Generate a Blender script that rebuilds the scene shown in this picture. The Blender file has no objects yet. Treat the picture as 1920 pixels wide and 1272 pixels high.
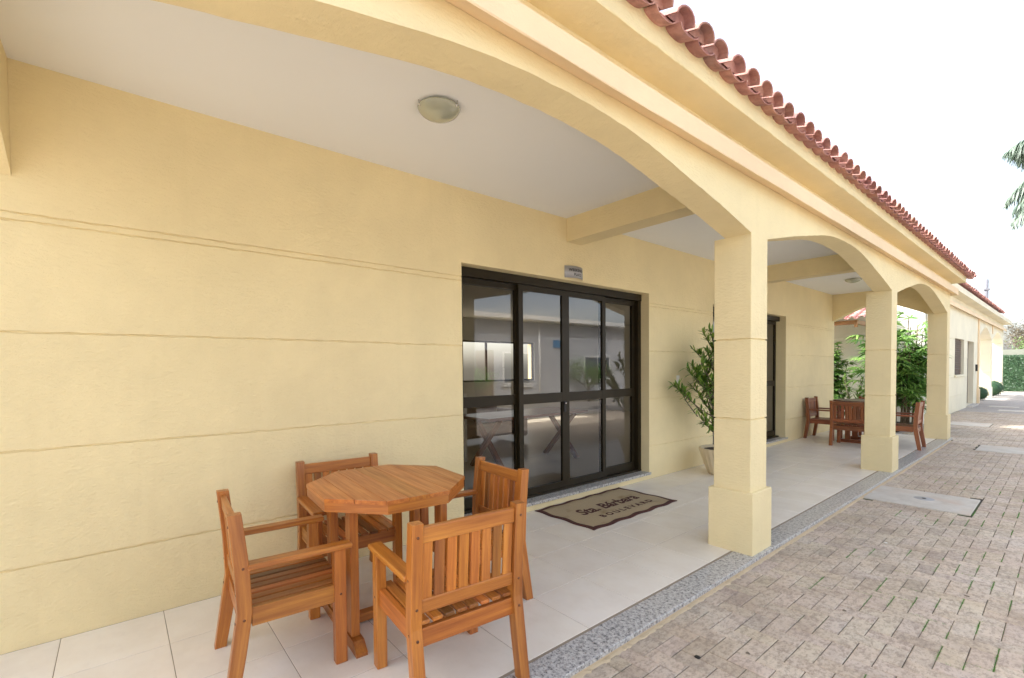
import bpy, math, random
from mathutils import Vector, Matrix
random.seed(7)
sc = bpy.context.scene
# ------------------------------------------------------------------ camera
F, PX, PY = 880.85, 954.65, 715.8
YAW, PITCH, ROLL = 0.8761, -0.0266, -0.0088
cam_d = bpy.data.cameras.new('camera'); cam = bpy.data.objects.new('camera', cam_d)
sc.collection.objects.link(cam); sc.camera = cam
cy, sy = math.cos(YAW), math.sin(YAW)
fwd = Vector((-sy*math.cos(PITCH), cy*math.cos(PITCH), math.sin(PITCH)))
rt = Vector((cy, sy, 0)); up0 = rt.cross(fwd)
R = math.cos(ROLL)*rt + math.sin(ROLL)*up0
U = -math.sin(ROLL)*rt + math.cos(ROLL)*up0
cam.matrix_world = Matrix(((R.x, U.x, -fwd.x, 3.6396), (R.y, U.y, -fwd.y, 0), (R.z, U.z, -fwd.z, 1.5), (0, 0, 0, 1)))
cam_d.sensor_width = 36; cam_d.lens = F/1920*36
cam_d.shift_x = (960-PX)/1920; cam_d.shift_y = (PY-636)/1920
cam_d.clip_start = 0.05; cam_d.clip_end = 2000
# ------------------------------------------------------------------ world and sun
SUN_EL, SUN_AZ = math.radians(46), math.radians(232)     # azimuth clockwise from +Y
w = bpy.data.worlds.new('World'); sc.world = w; w.use_nodes = True
nt = w.node_tree; nt.nodes.clear()
sky = nt.nodes.new('ShaderNodeTexSky'); sky.sky_type = 'NISHITA'; sky.sun_disc = False
sky.sun_elevation = SUN_EL; sky.sun_rotation = SUN_AZ; sky.air_density = 1.0; sky.dust_density = 4.0; sky.ozone_density = 1.0
hs_ = nt.nodes.new('ShaderNodeHueSaturation'); hs_.inputs['Saturation'].default_value = 0.55
bg = nt.nodes.new('ShaderNodeBackground'); bg.inputs['Strength'].default_value = 0.15
wo = nt.nodes.new('ShaderNodeOutputWorld')
nt.links.new(sky.outputs[0], hs_.inputs['Color']); nt.links.new(hs_.outputs[0], bg.inputs[0]); nt.links.new(bg.outputs[0], wo.inputs[0])
sd = bpy.data.lights.new('sun', 'SUN'); sd.energy = 2.0; sd.angle = math.radians(2); sd.color = (1, .985, .955)
sun = bpy.data.objects.new('sun', sd); sc.collection.objects.link(sun)
dv = Vector((math.sin(SUN_AZ)*math.cos(SUN_EL), math.cos(SUN_AZ)*math.cos(SUN_EL), math.sin(SUN_EL)))
sun.rotation_euler = dv.to_track_quat('Z', 'Y').to_euler(); sun.location = dv*40
sc.view_settings.view_transform = 'Standard'; sc.view_settings.look = 'None'
sc.view_settings.gamma = 1; sc.view_settings.exposure = 1.98
sc.cycles.max_bounces = 14; sc.cycles.diffuse_bounces = 10; sc.cycles.transparent_max_bounces = 12
col = sc.collection

# ------------------------------------------------------------------ materials
def lin(r, g, b):
    f = lambda c: (c/255/12.92) if c/255 <= .04045 else ((c/255+.055)/1.055)**2.4
    return (f(r), f(g), f(b), 1)
class NT:
    def __init__(s, name):
        s.m = bpy.data.materials.new(name); s.m.use_nodes = True; s.t = s.m.node_tree
        s.b = s.t.nodes['Principled BSDF']; s.out = s.t.nodes['Material Output']
    def n(s, typ, **kw):
        x = s.t.nodes.new(typ)
        for k, v in kw.items():
            if k.startswith('i_'):
                k = k[2:]; k = int(k) if k.isdigit() else k
                x.inputs[k].default_value = v
            else: setattr(x, k, v)
        return x
    def l(s, a, b): s.t.links.new(a, b)
    def coord(s, scale=(1, 1, 1)):
        tc = s.n('ShaderNodeTexCoord'); mp = s.n('ShaderNodeMapping'); mp.inputs['Scale'].default_value = scale
        s.l(tc.outputs['Object'], mp.inputs[0]); return mp.outputs[0]
    def noise(s, vec, scale, detail=4, rough=.55):
        x = s.n('ShaderNodeTexNoise'); x.inputs['Scale'].default_value = scale; x.inputs['Detail'].default_value = detail
        x.inputs['Roughness'].default_value = rough
        if vec is not None: s.l(vec, x.inputs['Vector'])
        return x.outputs[0]
    def ramp(s, fac, stops):
        r = s.n('ShaderNodeValToRGB'); e = r.color_ramp.elements
        while len(e) < len(stops): e.new(.5)
        for i, (p, c) in enumerate(stops):
            e[i].position = p; e[i].color = c if len(c) == 4 else (*c, 1)
        s.l(fac, r.inputs[0]); return r.outputs[0]
    def mix(s, fac, a, b, mode='MIX'):
        x = s.n('ShaderNodeMix', data_type='RGBA', blend_type=mode)
        for v, i in ((fac, 0), (a, 6), (b, 7)):
            if hasattr(v, 'links') or hasattr(v, 'is_linked'): s.l(v, x.inputs[i])
            else: x.inputs[i].default_value = v
        return x.outputs[2]
    def bump(s, h, strength=.3, dist=.01, prev=None):
        x = s.n('ShaderNodeBump'); x.inputs['Strength'].default_value = strength; x.inputs['Distance'].default_value = dist
        s.l(h, x.inputs['Height'])
        if prev is not None: s.l(prev, x.inputs['Normal'])
        return x.outputs[0]
    def fin(s, color=None, rough=.8, normal=None, **kw):
        if color is not None:
            if hasattr(color, 'is_linked'): s.l(color, s.b.inputs['Base Color'])
            else: s.b.inputs['Base Color'].default_value = color
        if hasattr(rough, 'is_linked'): s.l(rough, s.b.inputs['Roughness'])
        else: s.b.inputs['Roughness'].default_value = rough
        if normal is not None: s.l(normal, s.b.inputs['Normal'])
        for k, v in kw.items(): s.b.inputs[k].default_value = v
        return s.m

def stucco(name, c, amp=1.0):
    s = NT(name); v = s.coord()
    big = s.noise(v, .9, 3); med = s.noise(v, 7, 4); v2 = s.coord((1, .35, 1)); drag = s.noise(s.coord((28, 28, 70)), 1, 3)
    grain = s.noise(v, 170, 3); streak = s.noise(s.coord((9, 9, .6)), 1, 4)
    d = tuple(x*.94 for x in c[:3])+(1,); l_ = tuple(min(1, x*1.04) for x in c[:3])+(1,)
    colr = s.mix(s.ramp(big, [(.35, (0, 0, 0)), (.65, (1, 1, 1))]), d, l_)
    colr = s.mix(s.ramp(streak, [(.58, (0, 0, 0)), (.82, (.16, .16, .16))]), colr, tuple(x*k for x, k in zip(c[:3], (.78, .76, .72)))+(1,))
    colr = s.mix(s.ramp(med, [(.35, (.10, .10, .10)), (.6, (0, 0, 0))]), colr, tuple(x*.8 for x in c[:3])+(1,))
    n1 = s.bump(drag, .8*amp, .007); n2 = s.bump(grain, .6*amp, .0022, n1)
    lump = s.noise(s.coord((16, 16, 34)), 1, 5, .7); n3 = s.bump(lump, .55*amp, .008, s.bump(med, .3*amp, .014, n2))
    return s.fin(colr, .88, n3)
M = {}
M['stucco'] = stucco('yellow_stucco', (.765, .648, .38, 1))
M['stonewall'] = stucco('weathered_boundary_wall', (.24, .25, .20, 1))
M['riser'] = stucco('stained_riser_paint', (.60, .48, .32, 1))
M['peach'] = stucco('peach_cornice_paint', (.80, .62, .40, 1), .5)
M['cream'] = stucco('cream_stucco', (.78, .72, .54, 1), .7)
M['yardwall'] = stucco('pale_cream_stucco', (.78, .76, .66, 1), .7)
M['greywall'] = stucco('pale_grey_stucco', (.46, .47, .49, 1), .6)
s = NT('white_ceiling_paint'); v = s.coord()
M['ceiling'] = s.fin(s.mix(s.noise(v, 1.2, 3), (.77, .785, .79, 1), (.81, .83, .84, 1)), .9, s.bump(s.noise(v, 90, 3), .15, .002))

def wood(name, ca, cb, rough=.38):
    s = NT(name)
    a = s.n('ShaderNodeAttribute', attribute_name='gc'); t = s.n('ShaderNodeAttribute', attribute_name='tint')
    mp = s.n('ShaderNodeMapping'); mp.inputs['Scale'].default_value = (2.2, 42, 42); s.l(a.outputs['Vector'], mp.inputs[0])
    g = s.noise(mp.outputs[0], 1, 6, .6)
    mp2 = s.n('ShaderNodeMapping'); mp2.inputs['Scale'].default_value = (9, 210, 210); s.l(a.outputs['Vector'], mp2.inputs[0])
    g2 = s.noise(mp2.outputs[0], 1, 3, .6)
    dark = tuple(x*y for x, y in zip(ca[:3], (.70, .60, .52)))+(1,)
    c = s.ramp(g, [(.28, dark), (.46, ca), (.72, cb)])
    c = s.mix(s.ramp(g2, [(.45, (0, 0, 0)), (.75, (.45, .45, .45))]), c, dark)
    c = s.mix(1.0, c, t.outputs['Color'], 'MULTIPLY')
    return s.fin(c, s.ramp(g, [(.3, (rough+.12,)*3), (.7, (rough-.05,)*3)]), s.bump(g2, .3, .0015), **{'Coat Weight': .28, 'Coat Roughness': .28})
M['wood'] = wood('orange_hardwood', (.42, .142, .022, 1), (.60, .242, .040, 1))
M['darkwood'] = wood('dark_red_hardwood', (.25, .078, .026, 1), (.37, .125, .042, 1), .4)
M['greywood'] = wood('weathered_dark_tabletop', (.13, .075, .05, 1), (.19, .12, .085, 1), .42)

s = NT('glazed_floor_tile'); v = s.coord(); t = s.n('ShaderNodeAttribute', attribute_name='tint')
c = s.ramp(s.noise(v, 3.2, 6, .6), [(.3, (.74, .68, .595)), (.55, (.80, .75, .67)), (.75, (.82, .78, .71))])
c = s.mix(s.ramp(s.noise(s.coord((1, 2.5, 1)), 9, 5), [(.55, (0, 0, 0)), (.75, (.18, .18, .18))]), c, (.64, .59, .52, 1))
c = s.mix(1.0, c, t.outputs['Color'], 'MULTIPLY')
M['tile'] = s.fin(c, s.ramp(s.noise(v, 5, 4), [(.3, (.30,)*3), (.7, (.42,)*3)]), s.bump(s.noise(v, 14, 3), .06, .004))
M['grout'] = NT('tile_grout').fin((.30, .25, .19, 1), .95)
s = NT('speckled_granite'); v = s.coord()
vo = s.n('ShaderNodeTexVoronoi'); vo.inputs['Scale'].default_value = 85; s.l(s.mix(.06, v, s.n('ShaderNodeTexNoise', i_Scale=20).outputs['Color']), vo.inputs['Vector'])
c = s.ramp(s.noise(v, 42, 4, .7), [(.32, (.04, .04, .045)), (.41, (.26, .255, .25)), (.53, (.52, .51, .49)), (.70, (.66, .65, .62))])
c = s.mix(s.ramp(s.noise(v, 75, 3, .8), [(.59, (0, 0, 0)), (.63, (1, 1, 1))]), c, (.04, .035, .04, 1))
c = s.mix(s.ramp(s.noise(v, 38, 2, .5), [(.64, (0, 0, 0)), (.7, (.6, .6, .6))]), c, (.36, .26, .21, 1))
M['granite'] = s.fin(c, .28)
s = NT('grey_brown_paver'); v = s.coord(); t = s.n('ShaderNodeAttribute', attribute_name='tint')
c = s.ramp(s.noise(v, 2.0, 5, .65), [(.3, (.44, .35, .255)), (.5, (.545, .455, .355)), (.72, (.60, .53, .435))])
pit = s.noise(s.coord((48, 26, 48)), 1, 5, .75)
c = s.mix(s.ramp(pit, [(.46, (0, 0, 0)), (.62, (.75, .75, .75))]), c, (.27, .215, .17, 1))
c = s.mix(s.ramp(s.noise(v, 14, 4, .7), [(.5, (0, 0, 0)), (.7, (.4, .4, .4))]), c, (.30, .24, .19, 1))
c = s.mix(s.ramp(s.noise(v, 1.1, 4, .7), [(.60, (0, 0, 0)), (.66, (.32, .32, .32))]), c, (.29, .235, .18, 1))
c = s.mix(s.ramp(s.noise(v, 260, 2), [(.66, (0, 0, 0)), (.74, (.5, .5, .5))]), c, (.58, .54, .49, 1))
c = s.mix(1.0, c, t.outputs['Color'], 'MULTIPLY')
M['paver'] = s.fin(c, .85, s.bump(s.noise(v, 150, 4), .5, .002, s.bump(pit, .5, .003)))
s = NT('mossy_joint_sand'); v = s.coord()
M['joint'] = s.fin(s.ramp(s.noise(v, 3.5, 5, .7), [(.45, (.055, .045, .032)), (.58, (.065, .075, .03)), (.68, (.055, .13, .02))]), .95, s.bump(s.noise(v, 120, 3), .6, .004))
s = NT('far_paving'); v = s.coord()
br = s.n('ShaderNodeTexBrick', offset=.5, i_Scale=5.0); s.l(v, br.inputs['Vector'])
br.inputs['Color1'].default_value = (.37, .335, .30, 1); br.inputs['Color2'].default_value = (.43, .39, .35, 1); br.inputs['Mortar'].default_value = (.2, .17, .14, 1); br.inputs['Mortar Size'].default_value = .015
M['farpave'] = s.fin(s.mix(s.ramp(s.noise(v, .8, 4), [(.4, (0, 0, 0)), (.7, (.4, .4, .4))]), br.outputs[0], (.26, .24, .22, 1)), .9)
s = NT('cast_concrete'); v = s.coord()
c = s.ramp(s.noise(v, 4, 6, .65), [(.3, (.47, .425, .36)), (.55, (.56, .52, .455)), (.75, (.62, .585, .53))])
c = s.mix(s.ramp(s.noise(v, 1.5, 3), [(.50, (0, 0, 0)), (.66, (.5, .5, .5))]), c, (.54, .37, .25, 1))
M['concrete'] = s.fin(c, .85, s.bump(s.noise(v, 90, 4), .4, .003))
s = NT('terracotta_tile'); v = s.coord(); t = s.n('ShaderNodeAttribute', attribute_name='tint')
c = s.ramp(s.noise(v, 11, 5, .65), [(.28, (.24, .115, .10)), (.5, (.41, .20, .165)), (.72, (.52, .30, .25))])
c = s.mix(s.ramp(s.noise(v, 26, 4, .7), [(.66, (0, 0, 0)), (.71, (.8, .8, .8))]), c, (.62, .54, .46, 1))
c = s.mix(s.ramp(s.noise(v, 5, 4, .7), [(.56, (0, 0, 0)), (.72, (.4, .4, .4))]), c, (.24, .18, .19, 1))
c = s.mix(1.0, c, t.outputs['Color'], 'MULTIPLY')
M['terracotta'] = s.fin(c, .75, s.bump(s.noise(v, 60, 4), .3, .004))
s = NT('bronze_aluminium'); v = s.coord()
M['bronze'] = s.fin(s.mix(s.noise(v, 3, 3), (.014, .010, .004, 1), (.026, .018, .007, 1)), .42, None, **{'Specular IOR Level': .25})
M['black'] = NT('black_rubber').fin((.006, .006, .006, 1), .5)
s = NT('tinted_glass'); s.t.nodes.remove(s.b)
tr = s.n('ShaderNodeBsdfTransparent'); tr.inputs[0].default_value = (.72, .70, .64, 1)
gl = s.n('ShaderNodeBsdfGlossy'); gl.inputs['Roughness'].default_value = .012; gl.inputs['Color'].default_value = (.93, .93, .95, 1)
fr = s.n('ShaderNodeFresnel'); fr.inputs[0].default_value = 1.75
mx = s.n('ShaderNodeMixShader'); s.l(fr.outputs[0], mx.inputs[0]); s.l(tr.outputs[0], mx.inputs[1]); s.l(gl.outputs[0], mx.inputs[2]); s.l(mx.outputs[0], s.out.inputs[0])
M['glass'] = s.m
s = NT('brushed_steel'); M['steel'] = s.fin(s.mix(s.noise(s.coord((1, 1, 60)), 3, 3), (.33, .33, .34, 1), (.42, .42, .43, 1)), .5, None, Metallic=.25)
M['ink'] = NT('dark_engraved_ink').fin((.03, .03, .032, 1), .6)
s = NT('frosted_green_glass'); M['lampglass'] = s.fin(s.mix(s.noise(s.coord(), 6, 3), (.36, .38, .30, 1), (.42, .44, .35, 1)), .22, None, **{'Coat Weight': .4, 'Transmission Weight': .15})
s = NT('beige_coir'); v = s.coord()
c = s.ramp(s.noise(v, 320, 3, .8), [(.3, (.34, .26, .155)), (.6, (.48, .385, .24)), (.8, (.58, .48, .32))])
c = s.mix(s.ramp(s.noise(s.coord((2, 1.3, 1)), 2.2, 3), [(.55, (0, 0, 0)), (.7, (.6, .6, .6))]), c, (.20, .13, .035, 1))
M['mat'] = s.fin(c, .97, s.bump(s.noise(v, 400, 3), .8, .004))
s = NT('maroon_mat_pile'); M['matedge'] = s.fin(s.mix(s.noise(s.coord(), 260, 3), (.055, .018, .014, 1), (.10, .035, .026, 1)), .97)
def leafmat(name, a, b, c3=None, tl=.25):
    s = NT(name); t = s.n('ShaderNodeAttribute', attribute_name='tint')
    c = s.mix(t.outputs['Fac'], a, b)
    s.fin(c, .42); s.b.inputs['Subsurface Weight'].default_value = 0
    tb = s.n('ShaderNodeBsdfTranslucent'); s.l(c, tb.inputs[0]); ms = s.n('ShaderNodeMixShader'); ms.inputs[0].default_value = tl
    s.l(s.b.outputs[0], ms.inputs[1]); s.l(tb.outputs[0], ms.inputs[2]); s.l(ms.outputs[0], s.out.inputs[0]); return s.m
M['leafdark'] = leafmat('glossy_dark_leaf', (.06, .16, .02, 1), (.30, .46, .08, 1))
M['leafpalm'] = leafmat('fan_palm_leaf', (.06, .18, .03, 1), (.30, .50, .13, 1))
M['leafhedge'] = leafmat('hedge_leaf', (.03, .085, .035, 1), (.09, .17, .08, 1))
M['leaffrond'] = leafmat('grey_green_frond', (.09, .14, .10, 1), (.18, .25, .18, 1))
M['leafpale'] = leafmat('pale_autumn_leaf', (.10, .085, .05, 1), (.22, .18, .11, 1))
s = NT('bark'); M['bark'] = s.fin(s.ramp(s.noise(s.coord((30, 30, 6)), 1, 4), [(.3, (.07, .05, .035)), (.7, (.22, .18, .13))]), .9)
s = NT('fibre_cane'); M['cane'] = s.fin(s.ramp(s.noise(s.coord((50, 50, 14)), 1, 4), [(.35, (.06, .042, .025)), (.7, (.26, .20, .12))]), .9)
s = NT('cream_ceramic'); M['pot'] = s.fin(s.mix(s.noise(s.coord(), 9, 4), (.60, .50, .33, 1), (.70, .60, .42, 1)), .55)
M['soil'] = NT('potting_soil').fin((.035, .024, .016, 1), .95)
s = NT('brown_beam'); M['beam'] = s.fin(s.ramp(s.noise(s.coord((2, 30, 30)), 1, 4), [(.3, (.26, .12, .05)), (.7, (.42, .22, .10))]), .6)
M['shutter'] = NT('brown_shutter').fin((.09, .045, .028, 1), .5)
M['white'] = NT('white_plastic').fin((.75, .74, .70, 1), .45)
M['chrome'] = NT('chrome').fin((.7, .7, .7, 1), .15, None, Metallic=1.0)
s = NT('brown_leather'); M['sofa'] = s.fin(s.mix(s.noise(s.coord(), 5, 3), (.20, .13, .09, 1), (.30, .20, .15, 1)), .5)
M['roomwall'] = NT('room_paint').fin((.55, .54, .50, 1), .9)
M['roomfloor'] = NT('room_floor_tile').fin((.58, .52, .44, 1), .35)
M['grass'] = leafmat('joint_grass', (.06, .22, .02, 1), (.14, .42, .06, 1))
M['blue'] = NT('blue_panel').fin((.02, .20, .42, 1), .5)
s = NT('window_glass_dark'); M['darkglass'] = s.fin((.10, .12, .15, 1), .08)
M['pole'] = NT('grey_concrete_pole').fin((.17, .17, .19, 1), .8)
M['bird'] = NT('grey_feathers').fin((.12, .12, .13, 1), .8)

# ------------------------------------------------------------------ mesh builder
class MB:
    def __init__(s): s.v = []; s.f = []; s.gc = []; s.ti = []; s.sm = []
    def add(s, vs, fs, tint=(1, 1, 1), gc=None, smooth=False):
        o = len(s.v); s.v += [tuple(p) for p in vs]
        s.f += [tuple(i+o for i in f) for f in fs]; s.sm += [smooth]*len(fs)
        s.ti += [tint]*len(vs); s.gc += (gc if gc else [tuple(p) for p in vs]); return s
    def box(s, x0, x1, y0, y1, z0, z1, tint=(1, 1, 1)):
        return s.add([(x, y, z) for x in (x0, x1) for y in (y0, y1) for z in (z0, z1)],
                     [(0, 1, 3, 2), (4, 6, 7, 5), (0, 4, 5, 1), (2, 3, 7, 6), (0, 2, 6, 4), (1, 5, 7, 3)], tint)
    def beam(s, p0, p1, w, h, upv=(0, 0, 1), ch=.004, tint=(1, 1, 1)):
        p0, p1 = Vector(p0), Vector(p1); d = (p1-p0); L = d.length; d.normalize()
        upv = Vector(upv); side = d.cross(upv).normalized(); u = side.cross(d).normalized()
        a, b = w/2, h/2; c = min(ch, a*.4, b*.4)
        prof = [(-a+c, -b), (a-c, -b), (a, -b+c), (a, b-c), (a-c, b), (-a+c, b), (-a, b-c), (-a, -b+c)]
        rings = [(0, .0, c), (c, c, 0), (L-c, c, 0), (L, 0, c)]
        vs = []; gc = []; off = (random.random()*50, random.random()*50, random.random()*50)
        for (t, _, ins) in rings:
            for (x, y) in prof:
                k = 1-ins/max(a, b) if ins else 1
                x2 = x - math.copysign(ins, x); y2 = y - math.copysign(ins, y)
                q = p0+d*t+side*x2+u*y2; vs.append(q); gc.append((t+off[0], x+off[1], y+off[2]))
        fs = [tuple(range(7, -1, -1)), tuple(range(24, 32))]
        for r in range(3):
            for i in range(8):
                j = (i+1) % 8; fs.append((r*8+i, r*8+j, r*8+8+j, r*8+8+i))
        return s.add(vs, fs, tint, gc)
    def prism(s, poly, axis, a, b, tint=(1, 1, 1), gs=None):
        # poly: 2D points in the other two axes, extruded along axis from a to b
        def mk(p, t):
            q = list(p); q.insert(axis, t); return tuple(q)
        n = len(poly); vs = [mk(p, a) for p in poly]+[mk(p, b) for p in poly]
        fs = [tuple(range(n))[::-1], tuple(range(n, 2*n))]+[(i, (i+1) % n, n+(i+1) % n, n+i) for i in range(n)]
        return s.add(vs, fs, tint, gs)
    def tube(s, pts, r0, r1=None, n=7, tint=(1, 1, 1)):
        r1 = r0 if r1 is None else r1; pts = [Vector(p) for p in pts]; vs = []; m = len(pts)
        for i, p in enumerate(pts):
            d = (pts[min(i+1, m-1)]-pts[max(i-1, 0)]).normalized()
            a = d.cross(Vector((.31, .57, .76)) if abs(d.z) > .5 else Vector((0, 0, 1))).normalized(); b = d.cross(a)
            r = r0+(r1-r0)*i/(m-1)
            for k in range(n):
                t = 2*math.pi*k/n; vs.append(p+a*math.cos(t)*r+b*math.sin(t)*r)
        fs = [(i*n+k, i*n+(k+1) % n, (i+1)*n+(k+1) % n, (i+1)*n+k) for i in range(m-1) for k in range(n)]
        fs += [tuple(range(n))[::-1], tuple(range((m-1)*n, m*n))]
        return s.add(vs, fs, tint, smooth=True)
    def lathe(s, prof, c=(0, 0, 0), n=32, flute=0, fa=0, tint=(1, 1, 1)):
        vs = []
        for (r, z) in prof:
            for k in range(n):
                t = 2*math.pi*k/n; rr = r*(1+fa*math.cos(flute*t)) if flute else r
                vs.append((c[0]+rr*math.cos(t), c[1]+rr*math.sin(t), c[2]+z))
        m = len(prof)
        fs = [(i*n+k, i*n+(k+1) % n, (i+1)*n+(k+1) % n, (i+1)*n+k) for i in range(m-1) for k in range(n)]
        return s.add(vs, fs, tint, smooth=True)
    def blade(s, p, d, L, W, droop=.3, seg=3, tint=.5, nrm=None, fold=.0):
        # tapered curved strip
        p = Vector(p); d = Vector(d).normalized(); side = d.cross(nrm if nrm is not None else Vector((0, 0, 1)))
        if side.length < .05: side = Vector((1, 0, 0))
        side.normalize(); vs = []; t3 = (tint, tint, tint)
        for i in range(seg+1):
            t = i/seg; wv = W*(math.sin(math.pi*min(.98, .12+.86*t)))**.8 if i < seg else W*.06
            q = p+d*L*t+Vector((0, 0, -1))*droop*L*t*t
            vs += [q-side*wv/2, q+side*wv/2]
        s.add(vs, [(2*i, 2*i+1, 2*i+3, 2*i+2) for i in range(seg)], t3); return s
    def build(s, name, mat, parent=None, loc=None):
        me = bpy.data.meshes.new(name); me.from_pydata(s.v, [], s.f)
        at = me.attributes.new('gc', 'FLOAT_VECTOR', 'POINT'); at.data.foreach_set('vector', [c for g in s.gc for c in g])
        at = me.attributes.new('tint', 'FLOAT_COLOR', 'POINT'); at.data.foreach_set('color', [c for g in s.ti for c in (*g, 1)])
        me.polygons.foreach_set('use_smooth', s.sm); me.materials.append(M[mat] if isinstance(mat, str) else mat)
        me.validate(); me.update()
        o = bpy.data.objects.new(name, me); col.objects.link(o)
        if parent is not None: o.parent = parent
        if loc: o.location = loc
        return o
def tag(o, label=None, cat=None, group=None, kind=None):
    if label: o['label'] = label
    if cat: o['category'] = cat
    if group: o['group'] = group
    if kind: o['kind'] = kind
    return o
def empty(name, loc, label, cat, group=None, rz=0):
    o = bpy.data.objects.new(name, None); col.objects.link(o); o.location = loc; o.rotation_euler = (0, 0, rz)
    o.empty_display_size = .1; return tag(o, label, cat, group)
def copy_tree(o, parent=None):
    c = o.copy(); col.objects.link(c); c.parent = parent
    for ch in list(o.children): copy_tree(ch, c)
    return c
def lerp_profile(prof, r):
    for (a, za), (b, zb) in zip(prof, prof[1:]):
        if a <= r <= b: return za+(zb-za)*(r-a)/(b-a)
    return prof[-1][1]

# ------------------------------------------------------------------ ground
GZ = -.073
MB().box(2.02, 60, -12, 120, GZ-.3, GZ-.014).build('ground', 'farpave')['kind'] = 'structure'
MB().box(-40, -7.2, -.66, 13.2, GZ-.3, GZ-.014).build('ground', 'farpave')['kind'] = 'structure'
MB().box(-40, 2.02, -12, -.66, GZ-.3, GZ-.014).build('ground', 'farpave')['kind'] = 'structure'
MB().box(-40, 2.02, 13.2, 120, GZ-.3, GZ-.014).build('ground', 'farpave')['kind'] = 'structure'
PAD_L = [((2.04, 6.80), (2.98, 6.92), (2.90, 7.74), (2.04, 7.52))]
slabs = [(2.04, 2.98, 6.80, 7.66), (2.50, 3.42, 12.12, 13.0), (1.50, 2.30, 16.90, 17.85), (2.0, 2.62, 23.1, 23.72), (1.60, 2.40, 25.15, 25.65)]
jb = MB(); jb.box(2.05, 7.0, -3, 22, GZ-.013, GZ-.006); jb.box(1.12, 2.05, 13.24, 22, GZ-.013, GZ-.006)
jb.build('paving_joint_bed', 'joint')['kind'] = 'structure'
pb = MB(); a_ = .1035; jn = .0038
gr = MB()
def clump(x, y):
    for _ in range(random.randint(2, 5)):
        px, py = x+random.gauss(0, .003), y+random.gauss(0, .003); hgt = random.uniform(.006, .017)
        gr.blade((px, py, GZ-.008), (random.gauss(0, .5), random.gauss(0, .5), 1), hgt, .003, 0, 1, random.random(), Vector((random.gauss(0, 1), random.gauss(0, 1), 0)))
def mossy(x, y):
    return (math.sin(x*1.9+.6)+math.sin(y*1.3+x*.7)+math.sin(y*2.9-x*1.7)) > -.35 and x > 2.45
for c in range(-10, 46):
    for r in range(-32, 214):
        k = (c-r) % 4
        if k == 0: x0, x1, y0, y1 = c*a_, (c+2)*a_, r*a_, (r+1)*a_
        elif k == 2: x0, x1, y0, y1 = c*a_, (c+1)*a_, (r-1)*a_, (r+1)*a_
        else: continue
        x0 += 2.055; x1 += 2.055
        if x0 < 2.04 and y0 < 13.26: x0 = 2.052
        if x1-x0 < .03: continue
        if x0 < 1.1: continue
        if any(x1 > s_[0]-.012 and x0 < s_[1]+.012 and y1 > s_[2]-.012 and y0 < s_[3]+.012 for s_ in slabs):
            if any(x0 > s_[0]-.02 and x1 < s_[1]+.02 and y0 > s_[2]-.02 and y1 < s_[3]+.02 for s_ in slabs): continue
            for s_ in slabs:
                if x1 > s_[0]-.012 and x0 < s_[1]+.012 and y1 > s_[2]-.012 and y0 < s_[3]+.012:
                    ov = [(x1-(s_[0]-.012), 0), ((s_[1]+.012)-x0, 1), (y1-(s_[2]-.012), 2), ((s_[3]+.012)-y0, 3)]
                    m_ = min(ov)[1]
                    if m_ == 0: x1 = s_[0]-.012
                    elif m_ == 1: x0 = s_[1]+.012
                    elif m_ == 2: y1 = s_[2]-.012
                    else: y0 = s_[3]+.012
            if x1-x0 < .02 or y1-y0 < .02: continue
        j = random.uniform(.6, 1.3)*jn; ax, bx, ay, by = x0+j/2, x1-j/2, y0+j/2, y1-j/2
        g = random.gauss(1, .035); g = g*random.choice([1, 1, 1, 1, 1, 1, 1, 1, .88, 1.04]); tt = (g, g*random.uniform(.975, 1.01), g*random.uniform(.95, 1.02))
        z = GZ+random.gauss(0, .0010); tx, ty = random.gauss(0, .004), random.gauss(0, .004); b = .004
        zf = lambda x, y: z+tx*(x-(ax+bx)/2)+ty*(y-(ay+by)/2)
        q = [(ax, ay), (bx, ay), (bx, by), (ax, by)]; qi = [(ax+b, ay+b), (bx-b, ay+b), (bx-b, by-b), (ax+b, by-b)]
        vs = [(x, y, zf(x, y)) for x, y in qi]+[(x, y, zf(x, y)-.004) for x, y in q]+[(x, y, GZ-.01) for x, y in q]
        fs = [(0, 1, 2, 3)]+[(i+4, (i+1) % 4+4, (i+1) % 4, i) for i in range(4)]+[(i+8, (i+1) % 4+8, (i+1) % 4+4, i+4) for i in range(4)]
        if y0 > 14: tt = tuple(t_*.93 for t_ in tt)
        pb.add(vs, fs, tt)
        if y0 < 8.5 and x0 < 4.2 and y0 > .8 and mossy(x0, y0):
            if random.random() < .42:
                for _ in range(int((y1-y0)/.0026)): clump(x0, random.uniform(y0, y1))
            if random.random() < .22:
                for _ in range(int((x1-x0)/.005)): clump(random.uniform(x0, x1), y0)
pb.build('paving', 'paver')['kind'] = 'structure'
tag(gr.build('joint_grass', 'grass'), 'short green grass growing in the joints of the pavers', 'grass', kind='stuff')
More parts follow.
